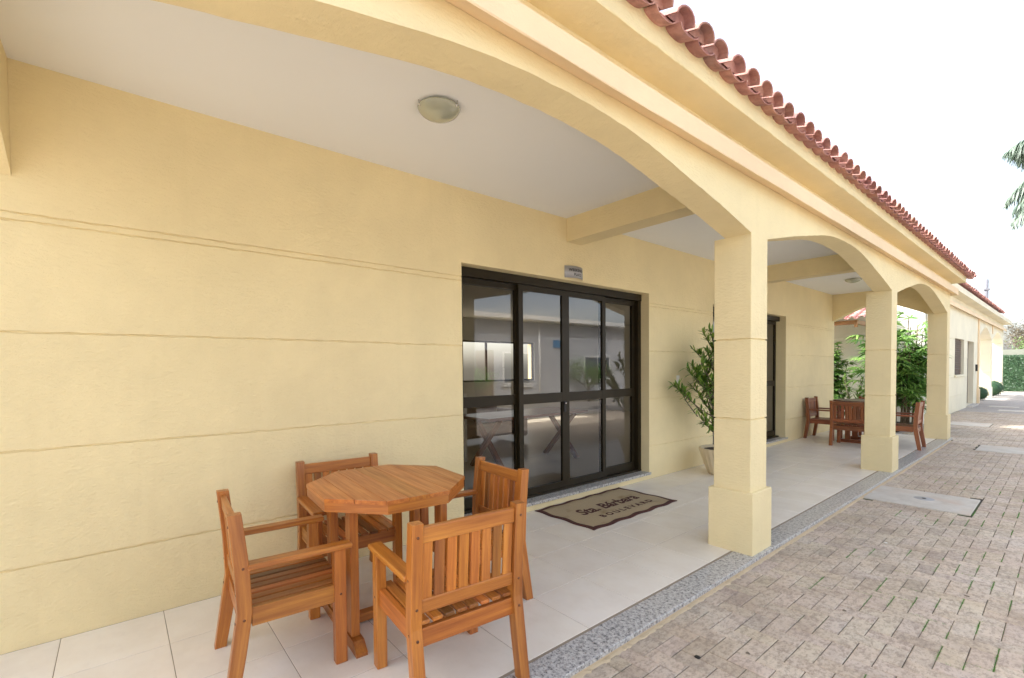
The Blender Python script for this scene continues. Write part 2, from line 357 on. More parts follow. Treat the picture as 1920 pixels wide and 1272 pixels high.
for k_, (x, y, c_) in enumerate(((2.52, 2.62, 'brown'), (3.02, 2.15, 'pale'), (2.72, 3.55, 'brown'), (2.36, 2.38, 'dark'), (3.2, 4.4, 'brown'), (2.6, 5.2, 'pale'))):
    m = MB(); a0 = random.random()*6; r_ = .012 if c_ != 'dark' else .016; n_ = 7
    pts = [(r_*random.uniform(.6, 1.1)*math.cos(a0+6.283*q/n_)*1.3, r_*random.uniform(.6, 1.1)*math.sin(a0+6.283*q/n_)) for q in range(n_)]
    m.add([(a, b, 0) for a, b in pts]+[(a*.8, b*.8, .004) for a, b in pts], [tuple(range(n_, 2*n_))]+[(q, (q+1) % n_, n_+(q+1) % n_, n_+q) for q in range(n_)])
    o = m.build('pebble', {'brown': 'bark', 'pale': 'white', 'dark': 'black'}[c_], None, (x, y, GZ+.002))
    tag(o, ['brown chip lying on the pavers nearest the granite step', 'white fleck on the pavers near the bottom edge', 'brown chip on the pavers level with the door mat', 'dark round spot lying on the pavers by the step edge', 'brown chip farther out near the right edge of the path', 'white fleck on the pavers beside the first column'][k_], 'pebble')
# bits of litter: fallen leaf scraps on the pavers
# ------------------------------------------------------------------ porch floor
fb = MB(); T = .468
for i in range(0, 5):
    for j in range(-12, 29):
        x0, x1 = i*T, min((i+1)*T, 1.892); y0, y1 = .187+(j-1)*T, .187+j*T
        y0 = max(y0, -.645); y1 = min(y1, 13.12)
        if x1-x0 < .02 or y1-y0 < .02: continue
        g = random.gauss(1, .012); e = .0016
        fb.add([(x0+e+.001, y0+e+.001, 0), (x1-e-.001, y0+e+.001, 0), (x1-e-.001, y1-e-.001, 0), (x0+e+.001, y1-e-.001, 0),
                (x0+e, y0+e, -.002), (x1-e, y0+e, -.002), (x1-e, y1-e, -.002), (x0+e, y1-e, -.002)],
               [(0, 1, 2, 3)]+[(k+4, (k+1) % 4+4, (k+1) % 4, k) for k in range(4)], (g, g, g*random.uniform(.98, 1.01)))
fb.build('porch_floor_tiles', 'tile')['kind'] = 'structure'
MB().box(0, 1.90, -.65, 13.13, -.25, -.0018).build('porch_floor_grout', 'grout')['kind'] = 'structure'
gb = MB()
ys = [-.64, 1.0, 2.93, 4.6, 6.31, 8.2, 10.1, 11.7, 13.19]
for y0, y1 in zip(ys, ys[1:]): gb.beam((1.981, y0+.0007, -.0138), (1.981, y1-.0007, -.0138), .182, .030, ch=.0025)
gb.beam((0, 13.155, -.0138), (1.888, 13.155, -.0138), .07, .030, ch=.0025)
gb.build('granite_step_edge', 'granite')['kind'] = 'structure'
kb = MB()                                                   # painted riser with a ragged lower lip
n = 560; y0 = -.66; dy = (13.2-y0)/n; vs = []
for i in range(n+1):
    y = y0+i*dy; rg = .006*math.sin(i*.9)+random.gauss(0, .004)
    vs += [(2.049, y, -.029), (2.050, y, GZ+.014), (2.056+abs(rg)*1.2, y, GZ+.004+rg*.5), (2.062+abs(rg)*1.5, y, GZ-.03)]
kb.add(vs, [(4*i+k, 4*i+k+1, 4*i+k+5, 4*i+k+4) for i in range(n) for k in range(3)])
kb.box(1.9, 2.042, -.66, 13.2, -.3, -.029)
kb.build('porch_step_riser', 'riser')['kind'] = 'structure'

# ------------------------------------------------------------------ clubhouse (main building)
HC, HS = 3.1725, 2.553
bld = empty('clubhouse', (0, 0, 0), 'long yellow stucco clubhouse with arched porch, peach cornice and terracotta roof', 'building')
GR = [.442, 1.080, 1.724, 2.322, 2.362]
def groove_profile(x, z0, z1, grooves, dep=.009, hw=.006):
    p = [(x, z0)]
    for g in grooves:
        if z0+.02 < g < z1-.02: p += [(x, g-hw), (x-dep, g-hw*.4), (x-dep, g+hw*.5), (x+.0015, g+hw)]
    p += [(x, z1)]; return p
def groovewall(mb, x, y0, y1, z0, z1, grooves, step=.05, jit=.0016, axis='x', sgn=1):
    prof = groove_profile(0, z0, z1, grooves); n = max(1, int(abs(y1-y0)/step)); m = len(prof); vs = []
    for i in range(n+1):
        t = y0+(y1-y0)*i/n; wob = .0016*math.sin(t*1.7)+.0008*math.sin(t*5.1)
        for (a, z) in prof:
            inner = z0 < z < z1
            zz = z+((random.gauss(0, jit)+wob) if inner else 0); aa = a+(random.gauss(0, .0006) if inner else 0)
            vs.append((x+sgn*aa, t, zz) if axis == 'x' else (t, x+sgn*aa, zz))
    fs = [(i*m+k, (i+1)*m+k, (i+1)*m+k+1, i*m+k+1) for i in range(n) for k in range(m-1)]
    if sgn < 0: fs = [f[::-1] for f in fs]
    if axis == 'y': fs = [f[::-1] for f in fs]
    mb.add(vs, fs)
RW = (6.2, 9.8, 1.15, 2.3); wl = MB(); D1 = (2.469, 5.477); D2 = (7.22, 10.16); DT = 2.492; WN, WF = -2.4, 13.08  # RW: back window opening, added to let daylight into the room
for a, b in ((WN, D1[0]), (D1[1], D2[0]), (D2[1], WF)):  # first run is extended past the porch, out of view, to block sun
    groovewall(wl, 0, a, b, 0, DT, GR); groovewall(wl, 0, a, b, DT, HC+.15, [])
for a, b in (D1, D2):
    groovewall(wl, 0, a, b, DT, HC+.15, [])
    groovewall(wl, 0, a, b, 0, .058, [])
    wl.add([(0, a, 0), (-.24, a, 0), (-.24, a, DT), (0, a, DT)], [(0, 1, 2, 3)])
    wl.add([(0, b, 0), (-.24, b, 0), (-.24, b, DT), (0, b, DT)], [(3, 2, 1, 0)])
    wl.add([(0, a, DT), (-.24, a, DT), (-.24, b, DT), (0, b, DT)], [(3, 2, 1, 0)])
wl.box(-7, -.004, WF-.2, WF, GZ, HC+.1)
groovewall(wl, WF+.002, -7, 0, GZ, HC+.15, GR, axis='y')
wl.box(-7.2, -7, WN, RW[0], GZ, HC+.1); wl.box(-7.2, -7, RW[1], WF, GZ, HC+.1); wl.box(-7.2, -7, RW[0], RW[1], GZ, RW[2]); wl.box(-7.2, -7, RW[0], RW[1], RW[3], HC+.1)
wl.box(-7.2, -.002, WN-.2, WN, GZ, HC+.1)
wl.build('wall', 'stucco', bld)
# room behind the doors
rm = MB()
rm.add([(-.24, WN, .08), (-6.9, WN, .08), (-6.9, WF-.2, .08), (-.24, WF-.2, .08)], [(0, 1, 2, 3)])
rm.build('room_floor', 'roomfloor', bld)
rm = MB()
rm.box(-6.95, -6.9, WN, RW[0], .08, 3.0); rm.box(-6.95, -6.9, RW[1], WF-.2, .08, 3.0); rm.box(-6.95, -6.9, RW[0], RW[1], .08, RW[2]); rm.box(-6.95, -6.9, RW[0], RW[1], RW[3], 3.0); rm.box(-6.9, -.24, WN, WN+.05, .08, 3.0); rm.box(-6.9, -.24, WF-.25, WF-.2, .08, 3.0)
rm.box(-6.9, -.24, WN+.05, WF-.25, 2.9, 2.95)
for a, b in ((WN+.05, D1[0]), (D1[1], D2[0]), (D2[1], WF-.25)): rm.box(-.26, -.242, a, b, .08, 2.9)
for a, b in (D1, D2): rm.box(-.26, -.242, a, b, DT, 2.9)
rm.build('room_wall', 'roomwall', bld)
m = MB()
for a in (RW[0], (RW[0]+RW[1])/2-.03, RW[1]-.06): m.box(-6.99, -6.95, a, a+.06, RW[2], RW[3])
m.box(-6.991, -6.951, RW[0], RW[1], RW[2], RW[2]+.05); m.box(-6.991, -6.951, RW[0], RW[1], RW[3]-.05, RW[3])
m.build('added_window_frame', 'bronze', bld)  # frame for the added back window that brightens the room
# ceiling and cross beams
MB().box(-.0, 1.80, -.42, 12.95, HC, HC+.12).build('ceiling', 'ceiling', bld)
for yb in (3.885, 8.31):
    MB().box(.001, 1.79, yb, yb+.235, 2.913, HC+.02).build('cross_beam', 'stucco', bld)
ARC = [(0, .322), (.12, .318), (.23, .303), (.35, .270), (.45, .232), (.6, .172), (.75, .113), (.88, .055), (1, 0)]
def arcz(t): return HS+lerp_profile(ARC, abs(t))
CY = [(-.632, -.331), (3.850, 4.1515), (8.330, 8.6315), (12.850, 13.1515)]
XA, XB, XI = 1.708, 2.009, 1.80
ar = MB()
def wobble(p, s=.0012): return p+random.gauss(0, s)
for (c0, c1) in zip(CY, CY[1:]):
    ya, yb = c0[1], c1[0]; n = 72; mid = (ya+yb)/2; h = (yb-ya)/2; vs = []
    for i in range(n+1):
        y = ya+(yb-ya)*i/n; z = wobble(arcz((y-mid)/h)) if 0 < i < n else HS
        vs += [(XB, y, HC+.1), (XB, y, z), (XI, y, z), (XI, y, HC+.0)]
    ar.add(vs, [(4*i+4, 4*i+5, 4*i+1, 4*i) for i in range(n)]+[(4*i+5, 4*i+6, 4*i+2, 4*i+1) for i in range(n)]+[(4*i+6, 4*i+7, 4*i+3, 4*i+2) for i in range(n)])
for k, (a, b) in enumerate(CY): ar.box(XI if k in (1, 2) else XA, XB, a, b, HS, HC+.1)
# end arches spanning wall to corner columns
for (ya, yb) in ((-.632, -.41), (12.95, 13.1505)):
    n = 40; vs = []; x0, x1 = 0.001, XA
    for i in range(n+1):
        x = x0+(x1-x0)*i/n; z = arcz((x-(x0+x1)/2)/((x1-x0)/2))
        vs += [(x, ya, HC+.1), (x, ya, z), (x, yb, z), (x, yb, HC+.1)]
    ar.add(vs, [(4*i, 4*i+1, 4*i+5, 4*i+4) for i in range(n)]+[(4*i+1, 4*i+2, 4*i+6, 4*i+5) for i in range(n)]+[(4*i+2, 4*i+3, 4*i+7, 4*i+6) for i in range(n)])
ar.build('arcade_wall', 'stucco', bld)
def column(y0, y1, x0=XA, x1=XB, base=GZ-.02, hs=HS, mat='stucco', parent=bld, hp=.4944, g=(1.078, 1.722), pl=.031, top=None):
    mb = MB(); lv = [(hp, 0)]
    for q in g: lv += [(q-.007, 0), (q-.003, -.010), (q+.003, -.010), (q+.008, .002), (q+.03, 0)]
    lv += [(hs, 0)]
    def ring(z, off, m=14, j=0):
        X0, X1, Y0, Y1 = x0-off, x1+off, y0-off, y1+off; c = .004
        pts = []
        for (a, b) in (((X0+c, Y0), (X1-c, Y0)), ((X1, Y0+c), (X1, Y1-c)), ((X1-c, Y1), (X0+c, Y1)), ((X0, Y1-c), (X0, Y0+c))):
            for i in range(m+1):
                t = i/m; pts.append((a[0]+(b[0]-a[0])*t+random.gauss(0, j*.3), a[1]+(b[1]-a[1])*t+random.gauss(0, j*.3), z+random.gauss(0, j)))
        return pts
    rings = [ring(base, pl), ring(.0, pl, j=.0006), ring(hp*.5, pl, j=.0012), ring(hp-.006, pl, j=.001), ring(hp, pl-.006, j=.001)]
    for (z, o) in lv: rings.append(ring(z, o, j=.0013 if z < hs else 0))
    m = len(rings[0]); vs = [p for r in rings for p in r]
    fs = [(i*m+k, i*m+(k+1) % m, (i+1)*m+(k+1) % m, (i+1)*m+k) for i in range(len(rings)-1) for k in range(m)]
    mb.add(vs, fs); return mb.build('column', mat, parent)
for (a, b) in CY: column(a, b)
# cornice and fascia
cb = MB(); KX, KZ0, KZ1, KY = 2.118, 2.930, 3.058, 13.26
prof = [(XB+.0015, 2.975), (KX-.004, KZ0), (KX, KZ0+.004), (KX, KZ1-.004), (KX-.004, KZ1), (XB+.0015, KZ1)]
n = 60; vs = []; m = len(prof)
for i in range(n+1):
    y = -.75+(KY+.75)*i/n; e = .0008
    for (x, z) in prof: vs.append((x+random.gauss(0, e) if x > 2.05 else x, y, z+random.gauss(0, e)))
cb.add(vs, [(i*m+k, i*m+k+1, (i+1)*m+k+1, (i+1)*m+k)[::-1] for i in range(n) for k in range(m-1)]+[tuple(n*m+k for k in range(m))[::-1]])
cb.prism([(13.153, 2.975), (KY, KZ0), (KY, KZ1), (13.153, KZ1)], 0, -.05, KX-.001)
cb.build('cornice', 'peach', bld)
fs_ = MB(); FX, FZ, FY = 2.2205, 3.1826, 13.36
fs_.box(-.3, XB+.002, -.74, 13.154, HC+.105, FZ+.02)
fs_.box(XB-.02, XB+.004, -.74, 13.156, 3.0, FZ+.01)
vs = []; n = 90
for i in range(n+1):
    y = -.78+(FY+.78)*i/n; e = .0012
    vs += [(1.85, y, FZ+.004), (FX-.004, y, FZ+random.gauss(0, e)), (FX+random.gauss(0, e), y, FZ+.005), (FX, y, 3.345+.006*math.sin(y*15.6)+random.gauss(0, .003)), (2.0, y, 3.42)]
fs_.add(vs, [(5*i+k, 5*i+k+1, 5*i+k+6, 5*i+k+5)[::-1] for i in range(n) for k in range(4)])
fs_.box(-.3, 2.2205-.002, 13.1, FY, FZ+.003, 3.345)
fs_.build('eave_fascia', 'stucco', bld)
# roof tiles: alternating pan and cover rows
def tile_roof(parent, xe, ze, yA, yB, slope=.32, pitch=.199, rows=9, rl=.37, hip=True, r=.088, name='roof', seed=3):
    rnd = random.Random(seed); mb = MB(); k = 0; ny = int((yB-yA)/pitch); n = 8
    th = math.atan(slope); dx, dz = -math.cos(th), math.sin(th); nx, nz = math.sin(th), math.cos(th)
    for c in range(ny+1):
        yc = yB-.08-c*pitch
        for kind in (0, 1):
            y = yc+(pitch/2 if kind == 0 else 0); R_ = r if kind else r*1.06
            lim = rows if not hip else min(rows, int((yB-y)*1.0/(rl*math.cos(th)))+1)
            for q in range(lim):
                t0 = q*rl+rnd.gauss(0, .006)+(0 if kind or q else .035); t1 = t0+rl+.05; jy = rnd.gauss(0, .004); lift = .012
                g = rnd.choice([1, 1, .92, 1.1, .84]); tt = (g, g*rnd.uniform(.92, 1.02), g*rnd.uniform(.9, 1.05))
                for thk in (0,):
                    vs = []
                    for (t, rr, lf) in ((t0, R_, lift), (t1, R_*.84, 0)):
                        for rad in (rr, rr-.011):
                            for i in range(n+1):
                                a = math.pi*i/n; off = math.cos(a)*rad
                                hgt = math.sin(a)*rad*(.66 if kind else -.34)+.022+lf*(.6 if kind else .3)
                                X = xe+dx*t+nx*hgt; Z = ze+dz*t+nz*hgt
                                vs.append((X, y+jy+off, Z))
                    m = n+1
                    fs = []
                    for i in range(n):
                        fs.append((i, i+1, 2*m+i+1, 2*m+i)); fs.append((m+i+1, m+i, 3*m+i, 3*m+i+1))
                        fs.append((i+1, i, m+i, m+i+1))
                    fs.append((0, 2*m, 3*m, m)); fs.append((n, m+n, 3*m+n, 2*m+n))
                    if q == 0:                         # terracotta plug added inside the open end to block light from behind
                        o_ = len(vs); k_ = .66 if kind else -.34; tq = t0+(.055 if kind else .022)
                        for i in range(n+1):
                            a = math.pi*i/n; hgt = math.sin(a)*R_*.93*k_+.022; X = xe+dx*tq+nx*hgt; Z = ze+dz*tq+nz*hgt
                            vs.append((X, y+jy+math.cos(a)*R_*.93, Z))
                        fs.append(tuple(range(o_, o_+n+1)))
                    if not kind: fs = [f[::-1] for f in fs]
                    mb.add(vs, fs, tt, smooth=False)
    return mb.build(name, 'terracotta', parent)
RX, RZ = 2.330, 3.258
tile_roof(bld, RX, RZ, -.95, 13.50)
hp = MB()                                                    # hip end, ridge and hip tiles
hp.add([(RX-.32, 13.1, RZ+.03), (RX-.32, -.95, RZ+.03), (-2.4, -.95, RZ+1.5), (-2.4, 8.8, RZ+1.5)], [(0, 1, 2, 3)])
hp.add([(RX-.15, 13.45, RZ+.02), (-2.4, 8.8, RZ+1.5), (-7.2, 13.45, RZ+.02)], [(2, 1, 0)])
hp.add([(-7.2, 13.45, RZ+.02), (-2.4, 8.8, RZ+1.5), (-2.4, -.95, RZ+1.5), (-7.2, -.95, RZ+.02)], [(3, 2, 1, 0)])
hp.tube([(RX-.04, 13.50, RZ+.075), (RX-.6, 12.95, RZ+.25), (-2.4, 8.8, RZ+1.55)], .085, .085, 8)
hp.build('roof_hip', 'terracotta', bld)

# doors
def make_door():
    d = bpy.data.objects.new('sliding_door', None); col.objects.link(d); d.parent = bld
    f = MB(); y0, y1 = D1[0]+.003, D1[1]-.003; zt, zb = DT-.004, .096
    f.box(-.235, -.115, y0, y1, zt-.085, zt); f.box(-.235, -.125, y0, y0+.07, zb, zt-.086); f.box(-.235, -.125, y1-.062, y1, zb, zt-.086)
    f.box(-.235, -.12, y0, y1, zb-.002, zb+.022)
    f.build('frame', 'bronze', d)
    pan = [(2.54, 3.335, -.200), (3.285, 4.010, -.152), (4.002, 4.735, -.152), (4.690, 5.418, -.200)]
    for k, (a, b, x) in enumerate(pan):
        g = MB(); t = .034; sw = .062
        g.box(x-t/2, x+t/2, a, a+sw, zb+.024, zt-.088); g.box(x-t/2, x+t/2, b-sw, b, zb+.024, zt-.088)
        bt = .10 if k in (0, 3) else .075
        g.box(x-t/2+.001, x+t/2-.001, a+sw, b-sw, zb+.024, zb+.024+bt)
        g.box(x-t/2+.001, x+t/2-.001, a+sw, b-sw, zt-.088-.06, zt-.088)
        g.box(x-t/2+.001, x+t/2-.001, a+sw, b-sw, 1.118, 1.225)
        if k == 0: g.box(x+t/2+.002, x+t/2+.012, b-.05, b-.005, zb+.03, zt-.09)
        q = g.build('door_leaf', 'bronze', d)
        for (z0, z1) in ((zb+.024+bt, 1.118), (1.225, zt-.148)):
            tilt = random.gauss(0, .0012)
            MB().add([(x+tilt, a+sw-.004, z0-.004), (x-tilt, b-sw+.004, z0-.004), (x-tilt*.5, b-sw+.004, z1+.004), (x+tilt, a+sw-.004, z1+.004)], [(0, 1, 2, 3)]).build('pane', 'glass', q)
        if k == 1:
            hb = MB(); hb.box(x+t/2, x+t/2+.012, b-.045, b-.012, 1.0, 1.12); hb.build('lock_plate', 'black', q)
            hb = MB(); hb.tube([(x+t/2+.010, b-.028, 1.10), (x+t/2+.03, b-.028, 1.10)], .011, .011, 12); hb.build('lock_cylinder', 'chrome', q)
    g = MB(); g.beam((-.105, D1[0]+.001, .0765), (-.105, D1[1]+.0, .0765), .236, .034, ch=.002); g.build('door_sill', 'granite', d)
    return d
door = make_door()
g = MB(); g.box(.0125, .020, D1[0]-.0, D1[1]+.02, .062, .094); g.build('sill_lip', 'granite', door)
d2 = copy_tree(door, bld); d2.location = (0, D2[0]-D1[0], 0)
for ch in list(d2.children):
    pass

# ------------------------------------------------------------------ things on the porch wall and ceiling
def ceiling_lamp(x, y, label, z=HC):
    o = empty('ceiling_lamp', (x, y, z), label, 'lamp', 'ceiling lamps of the porch')
    MB().lathe([(.0, -.001), (.10, -.001), (.10, -.012), (.0, -.012)], n=28).build('lamp_base', 'white', o)
    MB().lathe([(.128, -.012), (.135, -.016), (.132, -.024), (.118, -.042), (.092, -.060), (.058, -.072), (.022, -.078), (0.0005, -.079)], n=40).build('lamp_shade', 'lampglass', o)
    for a in (.4, 2.5, 4.6):
        c_, s_ = math.cos(a), math.sin(a)
        MB().tube([(.138*c_, .138*s_, -.001), (.139*c_, .139*s_, -.02), (.128*c_, .128*s_, -.034)], .0045, .0035, 6).build('clip', 'chrome', o)
    return o
ceiling_lamp(1.035, 1.61, 'frosted green glass dome lamp on the ceiling of the bay nearest the round table')
ceiling_lamp(.93, 6.2, 'frosted dome lamp on the middle bay ceiling, mostly hidden by the first column')
ceiling_lamp(.92, 10.86, 'small looking frosted dome lamp on the farthest bay ceiling, beyond the second cross beam')

def text_mesh(body, size, shear=0, spacing=1.0, bold=0.0):
    cu = bpy.data.curves.new('t', 'FONT'); cu.body = body; cu.size = size; cu.shear = shear; cu.space_character = spacing
    cu.align_x = 'LEFT'; cu.resolution_u = 4; cu.offset = bold; o = bpy.data.objects.new('t', cu); col.objects.link(o)
    bpy.context.view_layer.update(); dg = bpy.context.evaluated_depsgraph_get()
    me = o.evaluated_get(dg).to_mesh(); vs = [tuple(v.co) for v in me.vertices]; fs = [tuple(p.vertices) for p in me.polygons]
    o.evaluated_get(dg).to_mesh_clear(); bpy.data.objects.remove(o); bpy.data.curves.remove(cu)
    xs = [v[0] for v in vs]; x0 = min(xs); return [(v[0]-x0, v[1]) for v in vs], fs, max(xs)-x0
sg = empty('wall_sign', (0, 3.845, 2.515), 'curved brushed metal sign reading WEEKEND PLACE above the near door', 'sign')
W_, H_ = .302, .132; Rb = .26
def bend(u, off=0):                                       # u 0..W along +Y, bulging towards +X
    h = W_/2; phi = math.asin(h/Rb); a = (u-h)/h*phi
    return ((Rb+off)*math.cos(a)-Rb*math.cos(phi)+.004, h+(Rb+off)*math.sin(a))
p = MB(); n = 18; vs = []
for i in range(n+1):
    xo, yo = bend(W_*i/n); xi, yi = bend(W_*i/n, -.003)
    vs += [(xo, yo, 0), (xo, yo, H_), (xi, yi, 0), (xi, yi, H_)]
p.add(vs, [(4*i, 4*i+4, 4*i+5, 4*i+1) for i in range(n)]+[(4*i+2, 4*i+3, 4*i+7, 4*i+6) for i in range(n)]+[(4*i+1, 4*i+5, 4*i+7, 4*i+3) for i in range(n)]+[(4*i, 4*i+2, 4*i+6, 4*i+4) for i in range(n)], smooth=True)
p.build('sign_plate', 'steel', sg)
tm = MB()
for body, u0, z0 in (('WEEKEND', .045, .074), ('PLACE', .110, .026)):
    vs, fs, wd = text_mesh(body, .042, 0, 1.08, .0012)
    tm = MB(); tm.add([(*bend(u0+a*1.0, .0012), z0+b) for a, b in vs], fs); tm.build('lettering', 'ink', sg)
sw = empty('light_switch', (0, 6.15, 1.27), 'small cream switch plate on the wall beside the potted plant', 'switch')
MB().box(0.001, .009, 0, .075, 0, .118).build('plate', 'white', sw)
MB().box(.0095, .014, .024, .051, .035, .083).build('rocker', 'white', sw)

# door mat
mt = empty('door_mat', (0, 0, 0), 'beige door mat with wavy maroon border reading Sta. Bárbara Boulevard', 'door mat')
mt.location = (.03, 3.34, 0); mt.rotation_euler = (0, 0, math.radians(0.5))
ML, MW = 1.45, .80
def edge_pts(ins, amp, z):
    pts = []; rr = random.Random(5)
    for (a, b, nn, nx_, ny_) in (((0, 0), (MW, 0), 20, 0, 1), ((MW, 0), (MW, ML), 36, -1, 0), ((MW, ML), (0, ML), 20, 0, -1), ((0, ML), (0, 0), 36, 1, 0)):
        for i in range(nn):
            t = i/nn; wv = amp*math.sin(t*nn*.78)*(0 if i == 0 else 1)
            px = a[0]+(b[0]-a[0])*t; py = a[1]+(b[1]-a[1])*t
            px = min(max(px, ins), MW-ins); py = min(max(py, ins), ML-ins)
            pts.append((px+nx_*wv, py+ny_*wv, z))
    return pts
ob = edge_pts(0, .009, .0015); ot = edge_pts(.003, .009, .0095); it = edge_pts(.048, .013, .0095); N = len(ob)
m_ = MB(); m_.add(ob+ot+it, [(i, (i+1) % N, N+(i+1) % N, N+i) for i in range(N)]+[(N+i, N+(i+1) % N, 2*N+(i+1) % N, 2*N+i) for i in range(N)])
m_.build('border', 'matedge', mt)
m_ = MB(); m_.add([(x, y, .0092) for x, y, z in edge_pts(.046, .013, 0)], [tuple(range(N))]); m_.build('pile', 'mat', mt)
tm = MB()
for body, size, sh, sp, u0, v0, stretch in (('Sta. Bárbara', .225, .22, .98, .26, .455, 1.0), ('BOULEVARD', .10, 0, 1.6, .36, .63, 1.0)):
    vs, fs, wd = text_mesh(body, size, sh, sp, .0075 if size > .15 else .005)
    tgt = {'Sta. Bárbara': .98, 'BOULEVARD': .88}[body]; k = tgt/wd
    tm = MB(); tm.add([(v0-b, u0+a*k, .0105) for a, b in vs], fs); tm.build('lettering', 'matedge', mt)

# ------------------------------------------------------------------ chairs and table
def tn(base, var=.10):
    g = random.gauss(base, var*.8); return (g, g*random.uniform(.86, 1.06), g*random.uniform(.80, 1.10))
def make_chair(wd, label, group):
    o = empty('armchair', (0, 0, 0), label, 'chair', group)
    W, wl_ = .585, .052; hx = W/2-wl_/2
    for sx in (-1, 1):
        m = MB(); m.beam((sx*hx, .225, 0), (sx*hx, .225, .588), wl_, .058, (0, 1, 0), .003, tn(1.0)); m.tube([(sx*(hx+wl_/2-.004), .225, .36), (sx*(hx+wl_/2+.0008), .225, .36)], .0065, .0065, 8, (.30, .25, .22)); m.build('leg', wd, o)
    for sx in (-1, 1):                                     # rear leg and back post in one bent piece
        m = MB(); path = [(-.265, 0), (-.232, .20), (-.204, .39), (-.212, .60), (-.237, .852)]; dp = .062
        vs = []; gc = []; ws = wl_/2; c = .003; off = random.random()*40
        for (y, z) in path:
            for (a, b) in ((-ws, -dp/2+c), (-ws+c, -dp/2), (ws-c, -dp/2), (ws, -dp/2+c), (ws, dp/2-c), (ws-c, dp/2), (-ws+c, dp/2), (-ws, dp/2-c)):
                k = .88 if z == 0 else (.92 if z > .8 else 1); vs.append((sx*hx+a, y+b*k, z)); gc.append((z+off, a+off, b+off))
        k = len(path); fs = [tuple(range(8))[::-1], tuple(range((k-1)*8, k*8))]
        fs += [(i*8+j, i*8+(j+1) % 8, (i+1)*8+(j+1) % 8, (i+1)*8+j) for i in range(k-1) for j in range(8)]
        m.add(vs, fs, tn(.93), gc)
        for z, yy in ((.795, -.262), (.478, -.238), (.345, -.243)):
            m.tube([(sx*hx, yy-.0015, z), (sx*hx, yy+.008, z)], .0065, .0065, 8, (.30, .25, .22))
        for z in (.362, .60):
            m.tube([(sx*(hx+ws-.004), -.208, z), (sx*(hx+ws+.0008), -.208, z)], .0065, .0065, 8, (.30, .25, .22))
        m.build('leg', wd, o)
    for sx in (-1, 1):
        m = MB(); m.beam((sx*(hx+.002), -.190, .601), (sx*(hx+.002), .285, .601), .072, .027, (0, 0, 1), .005, tn(.95)); m.build('armrest', wd, o)
    m = MB()                                               # aprons
    for sx in (-1, 1): m.beam((sx*(hx-.004), -.175, .362), (sx*(hx-.004), .198, .362), .030, .088, (0, 0, 1), .002, tn(.95))
    m.beam((-hx+.024, .230, .352), (hx-.024, .230, .352), .028, .082, (0, 0, 1), .002, tn(.9))
    m.beam((-hx+.024, -.206, .340), (hx-.024, -.206, .340), .028, .082, (0, 0, 1), .002, tn(.80))
    m.build('seat_frame', wd, o)
    m = MB(); ns = 8; wsl = (2*hx-.036)/ns
    for i in range(ns):
        x = -hx+.018+wsl*(i+.5); tt = random.choice([1.08, 1.0, .95, .55, .8, .68])
        m.beam((x, -.212, .399), (x, .254, .403), wsl-.014, .018, (0, 0, 1), .003, tn(tt))
    m.build('seat', wd, o)
    m = MB()
    yt = lambda z: -.206-(z-.40)*.031/.452
    m.beam((-hx+.024, yt(.80), .795), (hx-.024, yt(.80), .795), .026, .072, (0, -.08, 1), .004, tn(.92))
    m.beam((-hx+.024, yt(.48), .478), (hx-.024, yt(.48), .478), .026, .062, (0, -.06, 1), .004, tn(.90))
    nb = 8; wb = (2*hx-.05)/nb; pat = [1.12, .56, 1.12, 1.05, 1.12, 1.08, .58, 1.1]
    for i in range(nb):
        x = -hx+.025+wb*(i+.5)
        m.beam((x, yt(.50)-.0, .505), (x, yt(.77), .765), wb-.013, .014, (0, 1, 0), .002, tn(pat[i], .05))
    m.build('backrest', wd, o)
    return o
GA = 'wooden armchairs round the near table'
LA = ['orange wood armchair left of the near octagonal table, seen side on',
      'orange wood armchair in front of the near table with its slatted back to the path',
      'orange wood armchair with its back against the wall behind the near table',
      'orange wood armchair right of the near table, its back toward the glass door']
ch = make_chair('wood', LA[0], GA)
pos = [(.958, .644, math.radians(-3.7)), (1.658, 1.238, math.radians(85)), (.37, 1.235, math.radians(-94)), (1.085, 1.79, math.radians(175))]
for i, (x, y, a) in enumerate(pos):
    o = ch if i == 0 else copy_tree(ch)
    o.location = (x, y, 0); o.rotation_euler = (0, 0, a); o['label'] = LA[i]
